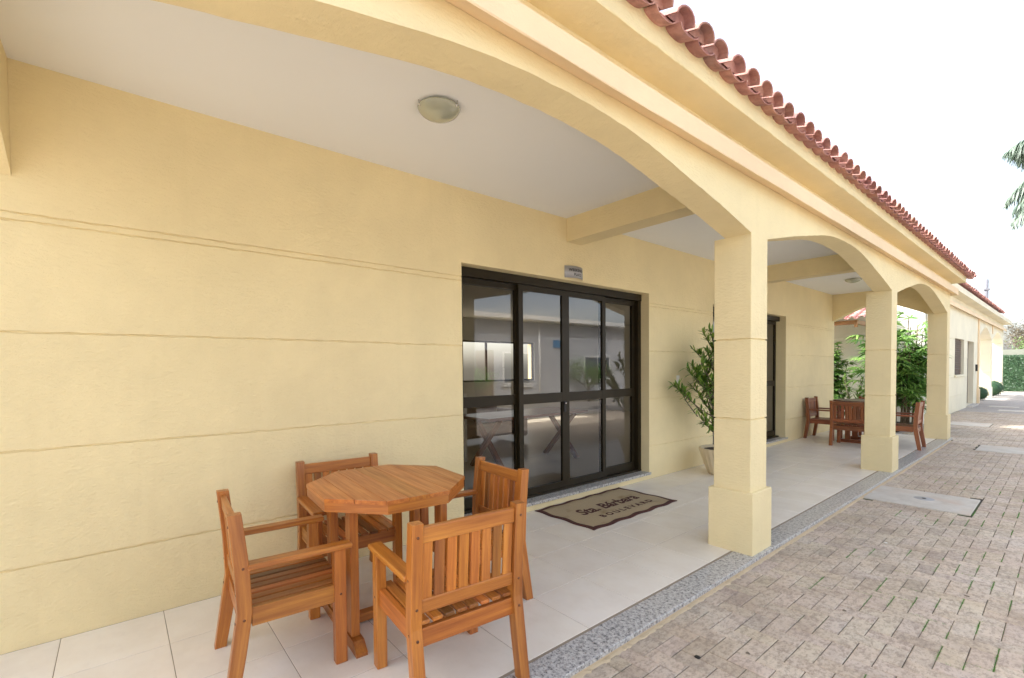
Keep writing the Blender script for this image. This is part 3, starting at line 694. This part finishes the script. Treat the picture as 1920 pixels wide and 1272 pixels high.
def make_table(wd, topm, label):
    o = empty('octagonal_table', (0, 0, 0), label, 'table')
    hx, hy, cx_, cy_ = .455, .430, .257, .250; zt = .825
    def octo(hx, hy, cx_, cy_): return [(hx-cx_, -hy), (hx, -hy+cy_), (hx, hy-cy_), (hx-cx_, hy), (-hx+cx_, hy), (-hx, hy-cy_), (-hx, -hy+cy_), (-hx+cx_, -hy)]
    m = MB(); nP = 7; pw = 2*hy/nP
    for i in range(nP):                                   # planks run along X
        ya, yb = -hy+i*pw+.0012, -hy+(i+1)*pw-.0012; sl = cx_/cy_
        def xl(y):
            d = hy-abs(y); return hx-cx_+min(cx_, d*sl)
        ysx = sorted({ya, yb} | {q for q in (-hy+cy_, hy-cy_) if ya < q < yb})
        poly = [(xl(y), y) for y in ysx]+[(-xl(y), y) for y in ysx[::-1]]; n = len(poly); off = random.random()*30; tt = tn(1.03, .07)
        vs = [(x, y, zt-.022) for x, y in poly]+[(x, y, zt-.002) for x, y in poly]+[(x*.997, (y-(ya+yb)/2)*.985+(ya+yb)/2, zt) for x, y in poly]
        gc = [(v[0]+off, v[1]+off, v[2]) for v in vs]
        fs = [tuple(range(n))[::-1], tuple(range(2*n, 3*n))]+[(r_*n+q, r_*n+(q+1) % n, (r_+1)*n+(q+1) % n, (r_+1)*n+q) for r_ in (0, 1) for q in range(n)]
        m.add(vs, fs, tt, gc)
    m.build('tabletop', topm, o)
    m = MB(); P = octo(hx-.004, hy-.004, cx_, cy_); Q = octo(hx-.030, hy-.030, cx_-.006, cy_-.006)
    for i in range(8):
        j = (i+1) % 8; off = random.random()*30; L = math.dist(P[i], P[j])
        vs = [(*P[i], zt-.023), (*P[j], zt-.023), (*P[j], zt-.072), (*P[i], zt-.072), (*Q[i], zt-.023), (*Q[j], zt-.023), (*Q[j], zt-.072), (*Q[i], zt-.072)]
        gc = [(a+off, off, b) for a, b in ((0, .0), (L, 0), (L, .05), (0, .05))]*2
        m.add(vs, [(0, 3, 2, 1), (4, 5, 6, 7), (3, 7, 6, 2), (0, 1, 5, 4)], tn(1.0, .06), gc)
    m.build('edge_frame', wd, o)
    for sy_ in (-1, 1):
        y = sy_*.270-.02
        for sx in (-1, 1):
            m = MB(); m.beam((sx*.19+.02, y, .062), (sx*.19+.02, y, zt-.024), .085, .046, (0, 1, 0), .004, tn(.95)); m.build('leg', wd, o)
        m = MB(); m.beam((-.27+.02, y, zt-.048), (.27, y, zt-.048), .03, .04, (0, 0, 1), .003, tn(.9)); m.build('top_rail', wd, o)
        m = MB(); a = .35
        poly = [(-a, 0), (a, 0), (a, .018), (a-.055, .062), (-a+.055, .062), (-a, .018)]
        vs = [(x, y-.03, z) for x, z in poly]+[(x, y+.03, z) for x, z in poly]; n = 6; off = random.random()*9
        m.add(vs, [tuple(range(n)), tuple(range(n, 2*n))[::-1]]+[(i, n+i, n+(i+1) % n, (i+1) % n) for i in range(n)], tn(.85), [(v[0]+off, v[1], v[2]) for v in vs]); m.build('foot_bar', wd, o)
    m = MB(); m.beam((0, -.245, .034), (0, .245, .034), .06, .05, (0, 0, 1), .003, tn(.85)); m.build('stretcher', wd, o)
    return o
t1 = make_table('wood', 'wood', 'orange wood octagonal table with plank top nearest the camera')
t1.location = (.950, 1.263, 0); t1.rotation_euler = (0, 0, math.radians(-4))
GB = 'dark wooden armchairs round the far table'
LB = ['dark reddish armchair at the far table beside the wall, left of the others',
      'dark reddish armchair with slatted back facing the camera at the far table',
      'dark reddish armchair at the far table standing next to the granite step edge',
      'dark reddish armchair on the far side of the far table, mostly hidden']
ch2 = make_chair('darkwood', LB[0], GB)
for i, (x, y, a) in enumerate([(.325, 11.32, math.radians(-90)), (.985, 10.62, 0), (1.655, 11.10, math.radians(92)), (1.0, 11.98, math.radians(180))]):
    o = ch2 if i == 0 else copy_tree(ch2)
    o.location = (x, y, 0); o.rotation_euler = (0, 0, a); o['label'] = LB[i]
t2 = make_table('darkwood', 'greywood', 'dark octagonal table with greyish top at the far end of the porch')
t2.location = (.99, 11.30, 0)

# ------------------------------------------------------------------ potted plant
PPX, PPY = .50, 6.50
pp = empty('potted_plant', (PPX, PPY, 0), 'leafy green shrub in a fluted cream pot behind the first column', 'plant')
MB().lathe([(.0, .004), (.17, .004), (.185, .02), (.225, .12), (.268, .25), (.290, .315), (.298, .325), (.302, .362), (.296, .370), (.276, .370), (.270, .34), (.24, .335)], n=96, flute=22, fa=.022).build('pot', 'pot', pp)
MB().lathe([(.272, .335), (.2, .342), (.0, .35)], n=32).build('soil', 'soil', pp)
rnd = random.Random(11)
st = MB(); lf = MB()
def whorl(p, d, n, L, Wd, spread=.9):
    d = Vector(d).normalized(); a = d.orthogonal().normalized(); b = d.cross(a)
    for i in range(n):
        t = rnd.uniform(0, 2*math.pi); k = rnd.uniform(.35, 1.0)*spread
        dd = d*(1-k*.55)+(a*math.cos(t)+b*math.sin(t))*k
        lf.blade(Vector(p)-d*rnd.uniform(0, .16), dd, L*rnd.uniform(.7, 1.15), Wd*rnd.uniform(.8, 1.2), rnd.uniform(.05, .35), 3, rnd.random()**1.3)
def branch(p, d, L, r, depth):
    p = Vector(p); d = Vector(d).normalized(); pts = [p.copy()]; n = 6
    for i in range(n):
        d = (d+Vector((rnd.gauss(0, .10), rnd.gauss(0, .10), .07))).normalized(); p = p+d*L/n; pts.append(p.copy())
        if depth == 0 or i >= 2: whorl(p, d, 4 if depth == 0 else 1, .125, .024)
    st.tube(pts, r, r*.6, 6)
    if depth == 0: whorl(pts[-1], d, 14, .13, .025); return
    for k in range(3 if depth > 1 else 3):
        a = rnd.uniform(0, 2*math.pi); j = rnd.choice([3, 4, 5, 6])
        branch(pts[j], d+Vector((math.cos(a), math.sin(a), .35))*rnd.uniform(.6, 1.0), L*rnd.uniform(.5, .75), r*.6, depth-1)
for k in range(4):
    a = k*1.6+.3; branch((.03*math.cos(a), .03*math.sin(a), .34), (.22*math.cos(a)-.05, .22*math.sin(a)-.08, 1), .80, .014, 2)
for (dx_, dy_, z0, L_) in ((-.25, -.35, 1.45, .62), (-.05, -.5, 1.6, .55), (-.75, -1.3, .80, .80), (-.7, -1.2, .72, .95), (-.5, -1.2, 1.1, .75), (-.35, -.8, 1.35, .6), (-.1, -.2, 1.45, .45), (-.6, -.9, .5, .5), (-.55, -.7, .95, .62), (-.42, -.3, .55, .50), (-.3, -.5, .72, .52), (.1, -.35, 1.15, .62), (-.65, -.25, 1.05, .45), (-.3, .1, 1.3, .55), (.4, -.3, 1.2, .5), (.5, .2, 1.0, .5)):
    branch((.02, 0, z0), (dx_, dy_, .55), L_, .009, 0)
    branch((.02+dx_*L_*.3, dy_*L_*.3, z0+.1), (dx_*.6, dy_*1.1, .9), L_*.6, .007, 0)
st.build('stem', 'bark', pp); lf.build('foliage', 'leafdark', pp)

# ------------------------------------------------------------------ manhole slabs
for i, (s_, lb) in enumerate(zip(slabs, ['pale concrete drain slab with a round metal cap beside the first column', 'concrete slab in the paving at the right edge, past the far chair', 'long light slab across the paving by the far building', 'small slab farther along the path by the doorway', 'farthest pale slab in the path near the far arches'])):
    o = empty('drain_slab', (s_[0], s_[2], GZ), lb, 'drain cover', 'concrete drain slabs in the path')
    m = MB(); m.beam(((s_[1]-s_[0])/2, .004, -.014), ((s_[1]-s_[0])/2, s_[3]-s_[2]-.004, -.014), s_[1]-s_[0]-.008, .042, ch=.006); m.build('slab', 'concrete', o)
    if i == 0:
        c0 = (.50, .455, .0075)
        MB().lathe([(0, .002), (.075, .002), (.08, .0), (.092, .0), (.098, -.001)], c0, 32).build('cap', 'steel', o)
        MB().lathe([(0, .0045), (.018, .0045), (.022, .0022)], c0, 16).build('cap_keyhole', 'black', o)

# ------------------------------------------------------------------ yard between the buildings
YW = 16.5
yw = empty('yard_wall', (0, 0, 0), 'pale cream grooved wall behind the yard palms', 'wall')
m = MB(); groovewall(m, YW, -5, 1.098, GZ-.02, 3.25, GR[:4], axis='y', sgn=-1, step=.1); m.box(-5, 1.098, YW+.012, YW+.2, GZ, 3.25); m.build('wall_panel', 'yardwall', yw)
MB().box(-5, 1.05, 16.46, 16.75, 3.251, 3.33).build('coping', 'peach', yw)
# small tiled canopy
cn = empty('tiled_canopy', (-.9, 15.6, 2.6), 'small terracotta tiled canopy on brown beams over the yard', 'canopy')
m = MB(); m.beam((-1.8, -.62, .055), (.905, -.62, .055), .07, .11, ch=.006); m.build('beam', 'beam', cn)
m = MB(); m.beam((.87, -.58, .055), (.87, .88, .055), .07, .11, ch=.006); m.build('beam', 'beam', cn)
m = MB(); m.beam((.87, -.64, -.075), (.87, -.64, .06), .075, .075, (0, 1, 0), ch=.006); m.build('bracket', 'beam', cn)
m = MB(); rr = random.Random(9)
for c in range(15):
    for kind in (0, 1):
        x = 1.02-c*.2-(.1 if kind else 0)
        for q in range(5):
            y0 = -.85+q*.36; z0 = .13+q*.36*.32
            sgn = 1 if kind == 0 else -1; g = rr.choice([1, .9, 1.15]); vs = []
            for (t, r_) in ((0, .08), (.4, .07)):
                for rad in (r_, r_-.01):
                    for i in range(9):
                        a = math.pi*i/8; vs.append((x+math.cos(a)*rad, y0+t, z0+t*.32+sgn*math.sin(a)*rad*.8+(.0 if kind == 0 else .05)+(.012 if t == 0 else 0)))
            m.add(vs, [(i, i+1, 18+i+1, 18+i) for i in range(8)]+[(9+i+1, 9+i, 27+i, 27+i+1) for i in range(8)]+[(i+1, i, 9+i, 10+i) for i in range(8)], (g*1.2, g*1.15, g*1.2))
m.build('roof', 'terracotta', cn)
# planting bed
MB().box(-4, .98, 14.2, YW, GZ-.02, GZ+.03).build('planting_bed', 'soil')['kind'] = 'structure'
def fan_palm(loc, label, canes, H, seed, rad=.35, leafL=.34, low=.25, pet=1.0):
    rnd = random.Random(seed); o = empty('lady_palm', loc, label, 'palm', 'lady palms in the yard')
    tk = MB(); lv = MB()
    for c in range(canes):
        a = rnd.uniform(0, 6.28); r = rad*math.sqrt(rnd.random()); bx, by = r*math.cos(a), r*math.sin(a); h = H*rnd.uniform(.55, 1.0)
        lx, ly = bx*.5+rnd.gauss(0, .06), by*.5+rnd.gauss(0, .06)
        tk.tube([(bx, by, 0), (bx+lx*.4, by+ly*.4, h*.5), (bx+lx, by+ly, h)],   .015, .010, 6)
        nl = rnd.randint(15, 20)
        for i in range(nl):
            t = rnd.uniform(low, 1.0); a2 = rnd.uniform(0, 6.28); base = Vector((bx+lx*t, by+ly*t, h*t))
            pd = Vector((math.cos(a2), math.sin(a2), rnd.uniform(.0, .9))).normalized(); pl_ = rnd.uniform(.15, .34)*pet
            tip = base+pd*pl_; tk.tube([base, base+pd*pl_*.5+Vector((0, 0, .01)), tip], .004, .003, 4)
            nb = rnd.randint(7, 11); sd_ = pd.cross(Vector((0, 0, 1))).normalized(); upn = sd_.cross(pd)
            tilt = rnd.uniform(-.2, .5); tn_ = rnd.uniform(.1, .9)
            for k in range(nb):
                th = (k/(nb-1)-.5)*2*math.radians(88)
                dd = pd*math.cos(th)+sd_*math.sin(th)+upn*(-.12*tilt)
                lv.blade(tip, dd, leafL*rnd.uniform(.75, 1.1)*(1-.25*abs(th)/1.5), .047, rnd.uniform(.25, .6), 4, min(1, max(0, tn_+rnd.gauss(0, .15))), upn)
    tk.build('trunk', 'cane', o); lv.build('foliage', 'leafpalm', o); return o
fan_palm((.86, 14.85, GZ), 'tall bushy green lady palm seen between the last two columns', 22, 2.85, 21, .40, .42, .28)
fan_palm((-.66, 15.45, GZ), 'dark green lady palm clump at the end of the porch wall', 15, 2.35, 5, .13, .26, .10, .5)
fan_palm((.62, 15.75, GZ), 'yellowish low lady palm beside the cream wall, right of the tall one', 5, 1.35, 31, .15, .30, .6)
dp = empty('narrow_leaf_shrub', (-.02, 15.0, GZ), 'thin dark shrub with narrow leaves against the pale wall behind the far table', 'plant')
rnd = random.Random(17); st = MB(); lf = MB()
for k in range(9):
    a = rnd.uniform(0, 6.28); h = rnd.uniform(.7, 1.35); tip = Vector((math.cos(a)*.28, math.sin(a)*.15, h))
    st.tube([(0, 0, 0), tip*.5+Vector((0, 0, .05)), tip], .012, .007, 5)
    for i in range(26):
        t = rnd.uniform(.45, 1.0); q = tip*t; b2 = rnd.uniform(0, 6.28)
        lf.blade(q, (math.cos(b2), math.sin(b2)*.8, rnd.uniform(.3, 1.2)), rnd.uniform(.14, .24), .022, .15, 3, rnd.random()*.6)
st.build('stem', 'bark', dp); lf.build('foliage', 'leafdark', dp)

# ------------------------------------------------------------------ far building
fbx = 1.1; far = empty('far_annex', (0, 0, 0), 'pale cream annex with window, doorway and two arches beyond the yard', 'building')
m = MB(); Y0, YE = 16.75, 27.6
WIN = (21.55, 23.6, 1.165, 2.41); DOR = (24.5, 26.25, -.03, 2.41); HT = 3.40
GF = [.46, 1.09, 1.74, 2.37]
def fw(a, b, z0, z1, gr=GF): groovewall(m, fbx, a, b, z0, z1, gr, step=.15)
fw(Y0, WIN[0], GZ-.02, HT); fw(WIN[0], WIN[1], GZ-.02, WIN[2]); fw(WIN[0], WIN[1], WIN[3], HT, []); fw(WIN[1], DOR[0], GZ-.02, HT); fw(DOR[0], DOR[1], DOR[3], HT, []); fw(DOR[1], YE, GZ-.02, HT)
for (a, b, z0, z1) in (WIN, DOR):
    m.add([(fbx, a, z0), (fbx-.35, a, z0), (fbx-.35, a, z1), (fbx, a, z1)], [(0, 1, 2, 3)])
    m.add([(fbx, b, z0), (fbx-.35, b, z0), (fbx-.35, b, z1), (fbx, b, z1)], [(3, 2, 1, 0)])
    m.add([(fbx, a, z1), (fbx-.35, a, z1), (fbx-.35, b, z1), (fbx, b, z1)], [(3, 2, 1, 0)])
    m.add([(fbx, a, z0), (fbx-.35, a, z0), (fbx-.35, b, z0), (fbx, b, z0)], [(0, 1, 2, 3)])
m.box(-5, fbx-.012, Y0-.0, Y0+.2, 3.335, HT)
m.box(-5, fbx-.012, YE-.2, YE, GZ, HT); m.box(-5, -4.8, Y0, YE, GZ, HT)
m.box(fbx-.36, fbx-.352, Y0, YE, GZ, HT)
m.build('wall', 'cream', far)
m = MB(); m.box(fbx-.14, fbx-.10, WIN[0], WIN[1], WIN[2], WIN[3])
for k in range(16): z = WIN[2]+.04+k*.075; m.beam((fbx-.085, WIN[0]+.03, z), (fbx-.085, WIN[1]-.03, z), .03, .05, (.5, 0, 1), .004)
m.build('window_shutter', 'shutter', far)
m = MB(); m.box(fbx-.05, fbx+.05, WIN[0]-.08, WIN[1]+.08, WIN[2]-.06, WIN[2]-.002); m.build('window_sill', 'cream', far)
m = MB(); m.box(fbx-.20, fbx-.16, DOR[0], DOR[1], DOR[2], DOR[3]); m.build('door', 'shutter', far)
m = MB(); m.box(fbx-.35, fbx+.16, DOR[0]-.05, DOR[1]+.05, GZ-.02, -.035); m.build('door_step', 'concrete', far)
m = MB(); m.box(fbx+.002, fbx+.06, 26.75, 26.93, 1.25, 1.52); m.build('meter_box', 'black', far)
m = MB(); m.box(fbx+.003, fbx+.075, 27.3, 27.62, GZ-.02, .50); m.box(fbx+.003, fbx+.045, 27.36, 27.60, .50, HT); m.build('pilaster', 'peach', far); m = MB(); m.box(fbx+.003, fbx+.035, 32.68, 32.82, 3.0, HT); m.build('pilaster', 'peach', far)
# arches
m = MB(); AC = [(27.6, 27.95), (32.55, 32.95), (38.1, 38.5)]
for (c0, c1) in zip(AC, AC[1:]):
    ya, yb = c0[1], c1[0]; n = 40; mid = (ya+yb)/2; h = (yb-ya)/2; vs = []
    for i in range(n+1):
        y = ya+(yb-ya)*i/n; z = 2.72+lerp_profile(ARC, abs((y-mid)/h))*1.45
        vs += [(fbx, y, HT), (fbx, y, z), (fbx-.4, y, z), (fbx-.4, y, HT)]
    m.add(vs, [(4*i+4, 4*i+5, 4*i+1, 4*i) for i in range(n)]+[(4*i+5, 4*i+6, 4*i+2, 4*i+1) for i in range(n)]+[(4*i+6, 4*i+7, 4*i+3, 4*i+2) for i in range(n)])
for a, b in AC: m.box(fbx-.4, fbx, a, b, 2.72, HT)
m.build('arcade_wall', 'cream', far)
for a, b in AC: column(a, b, fbx-.4, fbx, GZ-.02, 2.72, 'cream', far, .42, (1.12, 1.78), .03)
m = MB(); m.prism([(fbx-.005, 3.44), (fbx+.12, 3.36), (fbx+.12, 3.50), (fbx-.005, 3.50)], 1, 16.9, 38.62); m.build('cornice', 'peach', far)
m = MB(); m.box(-5, fbx-.006, 16.9, 27.8, HT+.002, 3.75); m.box(.72, fbx-.0065, 27.8, 38.5, HT+.002, 3.75); m.box(-5, fbx+.299, 16.8, 27.8, 3.752, 3.93); m.box(.45, fbx+.30, 27.8, 38.8, 3.7525, 3.93); m.build('eave_slab', 'cream', far)
tile_roof(far, fbx+.36, 3.99, 17, 33.4, .42, .24, 4, .37, False, .095, 'roof', 5)
m = MB(); m.add([(fbx+.2, 17, 3.96), (fbx+.2, 33.5, 3.96), (-1.9, 33.5, 4.7), (-1.9, 17, 4.7)], [(0, 1, 2, 3)]); m.build('roof_underlay', 'terracotta', far)
# bird on the eave
bd = MB(); bd.lathe([(.0005, -.09), (.03, -.05), (.045, 0), (.03, .05), (.0005, .08)], (0, 0, 0), 12); o = bd.build('bird', 'bird', None, (fbx+.25, 31.5, 4.02))
o.rotation_euler = (math.radians(60), 0, .5); tag(o, 'small dark bird perched on the edge of the annex eave', 'bird')
# topiary balls
def ball_bush(x, y, r, label, seed):
    rnd = random.Random(seed); o = empty('ball_bush', (x, y, GZ), label, 'bush', 'clipped round bushes by the annex'); lv = MB()
    MB().tube([(0, 0, -.02), (0, 0, r)], .03, .02, 6).build('stem', 'bark', o)
    lv.lathe([(r*.9*math.sin(math.pi*q/12)+.0005, r-r*.9*math.cos(math.pi*q/12)) for q in range(13)], (0, 0, 0), 16, tint=(.1, .1, .1))
    for i in range(1500):
        d = Vector((rnd.gauss(0, 1), rnd.gauss(0, 1), rnd.gauss(0, 1))).normalized(); q = Vector((0, 0, r))+d*r*rnd.uniform(.86, 1.03)
        lv.blade(q, d+Vector((rnd.gauss(0, .8), rnd.gauss(0, .8), rnd.gauss(0, .8))), .05, .03, 0, 1, rnd.random(), d)
    lv.build('foliage', 'leafhedge', o)
ball_bush(.98, 29.6, .30, 'clipped round bush at the foot of the nearer annex arch', 1)
ball_bush(1.05, 34.3, .33, 'clipped round bush behind the middle annex pillar', 2)
ball_bush(1.0, 35.3, .38, 'clipped round bush farthest along, under the last annex arch', 3)

# ------------------------------------------------------------------ hedge and beyond
hg = empty('hedge', (0, 40.6, GZ), 'tall clipped green hedge closing the end of the path', 'hedge'); rnd = random.Random(3)
MB().box(-8, 12, 0, 1.0, 0, 2.06).build('hedge_core', M['leafhedge'], hg)
lv = MB()
for i in range(16000):
    x = rnd.uniform(-3, 7); z = rnd.uniform(.03, 2.15) if i % 6 else 2.1; y = rnd.gauss(-.04, .04) if i % 6 else rnd.uniform(-.1, 1)
    lv.blade((x, y, z), (rnd.gauss(0, 1), -.7, rnd.gauss(.2, .8)), .11, .07, .2, 1, rnd.random()**1.5, Vector((rnd.gauss(0, .6), -1, rnd.gauss(.6, .6))))
lv.build('foliage', 'leafhedge', hg)
bw = empty('boundary_wall', (0, 42.0, GZ), 'pale boundary wall topped by a beam behind the hedge', 'wall')
MB().box(-20, 25, 0, .2, 0, 2.5).build('wall_panel', 'stonewall', bw)
def leafy_tree(loc, label, H, crown, mat, seed, nL=9000, ls=.16, nm='tree', sparse=1.0):
    rnd = random.Random(seed); o = empty(nm, loc, label, 'tree'); tk = MB(); lv = MB(); tips = []
    def br(p, d, L, r, k):
        p = Vector(p); d = Vector(d).normalized(); pts = [p.copy()]
        for i in range(4):
            d = (d+Vector((rnd.gauss(0, .12), rnd.gauss(0, .12), .04))).normalized(); p = p+d*L/4; pts.append(p.copy())
        tk.tube(pts, r, r*.6, 6)
        if k == 0: tips.append(pts[-1]); tips.append(pts[2]); return
        for j in range(4):
            a = rnd.uniform(0, 6.28); br(pts[rnd.choice([2, 3, 4])], d*.7+Vector((math.cos(a), math.sin(a), rnd.uniform(.0, .7))), L*rnd.uniform(.55, .8), r*.55, k-1)
    br((0, 0, 0), (0, 0, 1), H*.45, H*.022, 3)
    for i in range(nL):
        t = rnd.choice(tips); q = t+Vector((rnd.gauss(0, crown), rnd.gauss(0, crown), rnd.gauss(0, crown*.7)))
        lv.blade(q, (rnd.gauss(0, 1), rnd.gauss(0, 1), rnd.gauss(0, .6)), ls*rnd.uniform(.6, 1.2), ls*.5, .2, 1, rnd.random(), Vector((rnd.gauss(0, 1), rnd.gauss(0, 1), 1)))
    tk.build('trunk', 'bark', o); lv.build('crown', mat, o)
leafy_tree((4.2, 48, GZ), 'sparse pale brown tree behind the hedge at the right edge', 7.2, .30, 'leafpale', 4, 5000, .17)
leafy_tree((2.6, 43.6, GZ), 'low green tree just behind the boundary wall at the right edge', 3.6, .35, 'leafpalm', 21, 3500, .16)
leafy_tree((1.6, 54, GZ), 'low pale tree behind the boundary wall, left of the sparse one', 5.6, .4, 'leafpale', 8, 6000, .2)
leafy_tree((-3.5, 47, GZ), 'green tree seen through the annex arches', 5.2, .45, 'leafpalm', 12, 7000, .2)
# palm at right edge
pm = empty('palm_tree', (4.1, 12.3, GZ), 'tall palm whose drooping grey green fronds hang in at the right edge', 'palm'); rnd = random.Random(2)
MB().tube([(0, 0, 0), (.05, 0, 2.5), (0, .05, 5.25)], .15, .10, 14).build('trunk', 'pole', pm)
m_st, m_lf = MB(), MB()
def frond(a, el, L, droop, dens=85):
    d = Vector((math.cos(a)*math.cos(el), math.sin(a)*math.cos(el), math.sin(el))); p0 = Vector((0, 0, 5.28)); pts = []
    for i in range(13):
        t = i/12; pts.append(p0+d*L*t+Vector((0, 0, -1))*droop*L*t*t)
    m_st.tube(pts, .018, .004, 5)
    for i in range(dens):
        t = .14+.86*i/dens; k = t*12; j = min(11, int(k)); q = pts[j].lerp(pts[j+1], k-j); tg = (pts[j+1]-pts[j]).normalized(); sd_ = tg.cross(Vector((0, 0, 1))).normalized()
        for s_ in (-1, 1):
            for _ in (0, 1):
                m_lf.blade(q, sd_*s_*rnd.uniform(.4, 1)+tg*rnd.uniform(.4, .9)+Vector((0, 0, rnd.uniform(-.5, .35))), (.40*math.sin(math.pi*min(.95, .2+t*.75)))*rnd.uniform(.8, 1.25), .020, rnd.uniform(.6, 1.3), 3, rnd.random())
for (a, el, L, dr) in ((3.2, .62, 1.60, .55), (3.0, .68, 1.62, .58), (3.45, .66, 1.6, .6), (2.85, .75, 1.65, .7), (2.8, .15, 1.3, .85), (3.15, .3, 1.35, .9), (3.35, .80, 1.62, .75), (3.05, .9, 1.55, .8), (3.0, .0, 1.22, .95), (3.3, -.15, 1.2, .9), (3.45, .05, 1.15, .9), (2.5, .5, 1.6, .8), (4.0, .5, 1.6, .8), (1.6, .6, 1.6, .7), (.8, .5, 1.6, .8), (0, .6, 1.6, .8), (5.2, .5, 1.6, .8)):
    frond(a, el, L, dr)
m_st.build('frond_rib', 'cane', pm); m_lf.build('fronds', 'leaffrond', pm)
# utility pole, street lamp and wires
up = empty('utility_pole', (-.6, 50, GZ), 'grey utility pole rising behind the annex roof', 'pole')
MB().tube([(0, 0, 0), (0, 0, 7.95)], .16, .13, 10).build('pole_shaft', 'pole', up)
MB().beam((-.12, 0, 7.2), (.2, 0, 7.2), .12, .35, (0, 1, 0)).build('insulator', 'pole', up)
MB().beam((-.12, 0, 6.05), (.2, 0, 6.05), .12, .25, (0, 1, 0)).build('bracket', 'pole', up)
slp = empty('street_lamp', (-.75, 49.6, GZ), 'curved arm street lamp beside the utility pole', 'street lamp')
MB().tube([(0, 0, 0), (0, 0, 5.6), (-.06, 0, 6.3), (-.18, 0, 6.9), (-.32, 0, 7.22), (-.45, 0, 7.32)], .055, .05, 6).build('lamp_arm', 'pole', slp)
MB().beam((-.40, 0, 7.33), (-.75, 0, 7.38), .14, .08).build('lamp_head', 'pole', slp)
for i, (z0, z1) in enumerate(((6.0, 6.5), (7.75, 8.35))):
    pts = [(-.6+t*8/10, 50-t*.3, GZ+z0+(z1-z0)*t/10-.35*math.sin(math.pi*t/10)) for t in range(11)]
    tag(MB().tube(pts, .014, .014, 4).build('overhead_wire', 'pole'), ['low overhead wire running right from the utility pole', 'faint upper wire running right from the top of the utility pole'][i], 'wire', 'overhead wires')

# ------------------------------------------------------------------ building across the path (seen in the door reflections)
op = empty('opposite_house', (11.5, 0, GZ), 'pale grey house across the path reflected in the glass doors', 'building')
m = MB(); groovewall(m, 0, -12, 26, 0, 3.7, [.8, 1.5, 2.2, 2.9, 3.5], step=.5, sgn=-1); m.box(.012, 5, -12, 26, 0, 3.7); m.build('wall', 'greywall', op)
for y, wd_, z0, z1 in ((-6, .8, 1.0, 2.2), (1.5, .8, 1.0, 2.2), (6.3, .6, 1.4, 2.2), (9.6, 1.1, 1.0, 2.3), (13.4, .55, .9, 2.3), (18.6, 1.0, 1.0, 2.2), (23, .8, 1.0, 2.2)):
    m = MB(); m.box(-.05, -.001, y-wd_, y+wd_, z0, z1); m.box(-.12, -.051, y-wd_-.08, y+wd_+.08, z0-.10, z0-.02); q = m.build('window', 'white', op)
    m = MB()
    for a in (-wd_+.07, .03): m.box(-.056, -.0505, y+a, y+a+wd_-.10, z0+.07, z1-.07)
    m.build('pane', 'darkglass', q)
m = MB(); m.box(-.04, -.001, 11.35, 12.35, .02, 2.35); q = m.build('door', 'greywood', op); MB().beam((-.06, 11.45, 1.0), (-.06, 11.45, 1.2), .02, .02, (1, 0, 0)).build('handle', 'chrome', q)
m = MB(); m.box(-.05, -.001, 15.4, 15.9, 2.55, 2.9); m.build('blue_panel', 'blue', op)
m = MB(); m.tube([(-.06, 8.1, 0), (-.06, 8.1, 3.69)], .05, .05, 8); m.tube([(-.06, 14.5, 0), (-.06, 14.5, 3.69)], .05, .05, 8); m.build('downpipe', 'white', op)
m = MB(); m.box(-.10, -.002, -12, 11.3, 0, .42); m.box(-.10, -.002, 12.4, 26, 0, .42); m.build('plinth', 'concrete', op)
for i_, (y, H_, lb) in enumerate(((5.0, 1.5, 'small shrub at the foot of the grey house, nearest the camera'), (10.6, 1.9, 'middle shrub at the foot of the grey house, left of its door'), (17.1, 2.4, 'tallest shrub at the foot of the grey house, past the blue panel'))):
    leafy_tree((10.8, y, GZ), lb, H_, .22, 'leafpalm', 40+i_, 2500, .12, 'shrub')
m = MB(); m.box(-.5, 5.2, -12.2, 26.2, 3.701, 3.88); m.build('eave', 'white', op)
# interior furniture behind the near door
cab = empty('white_cabinet', (-2.6, 3.2, .08), 'white drawer cabinet inside the room behind the left glass panel', 'cabinet')
MB().box(-.3, .3, -.9, .9, 0, 1.05).build('carcass', 'white', cab)
for z in (.10, .42, .74): MB().beam((.315, -.86, z+.13), (.315, .86, z+.13), .02, .27, ch=.004).build('drawer', 'white', cab)
tb = empty('trestle_table', (-1.9, 5.9, .08), 'brown wooden table with crossed legs inside the room', 'table')
tb.location = (-1.7, 4.75, .08)
MB().beam((0, -1.0, .74), (0, 1.0, .74), .8, .04).build('tabletop', 'darkwood', tb)
for y in (-.75, .75):
    MB().beam((-.33, y, 0), (.33, y, .72), .06, .07, (0, 1, 0)).build('leg', 'darkwood', tb)
    MB().beam((.33, y+.065, 0), (-.33, y+.065, .72), .06, .07, (0, 1, 0)).build('leg', 'darkwood', tb)
so = empty('brown_sofa', (-3.6, 5.2, .08), 'brown sofa inside the room seen through the sliding doors', 'sofa')
MB().beam((0, -.95, .30), (0, .8, .30), .8, .26, ch=.05).build('seat', 'sofa', so)
MB().beam((-.42, -.95, .55), (-.42, .8, .55), .2, .62, ch=.06).build('backrest', 'sofa', so)
for y in (-1.05, .9): MB().beam((-.45, y, .36), (.4, y, .36), .18, .5, ch=.05).build('armrest', 'sofa', so)
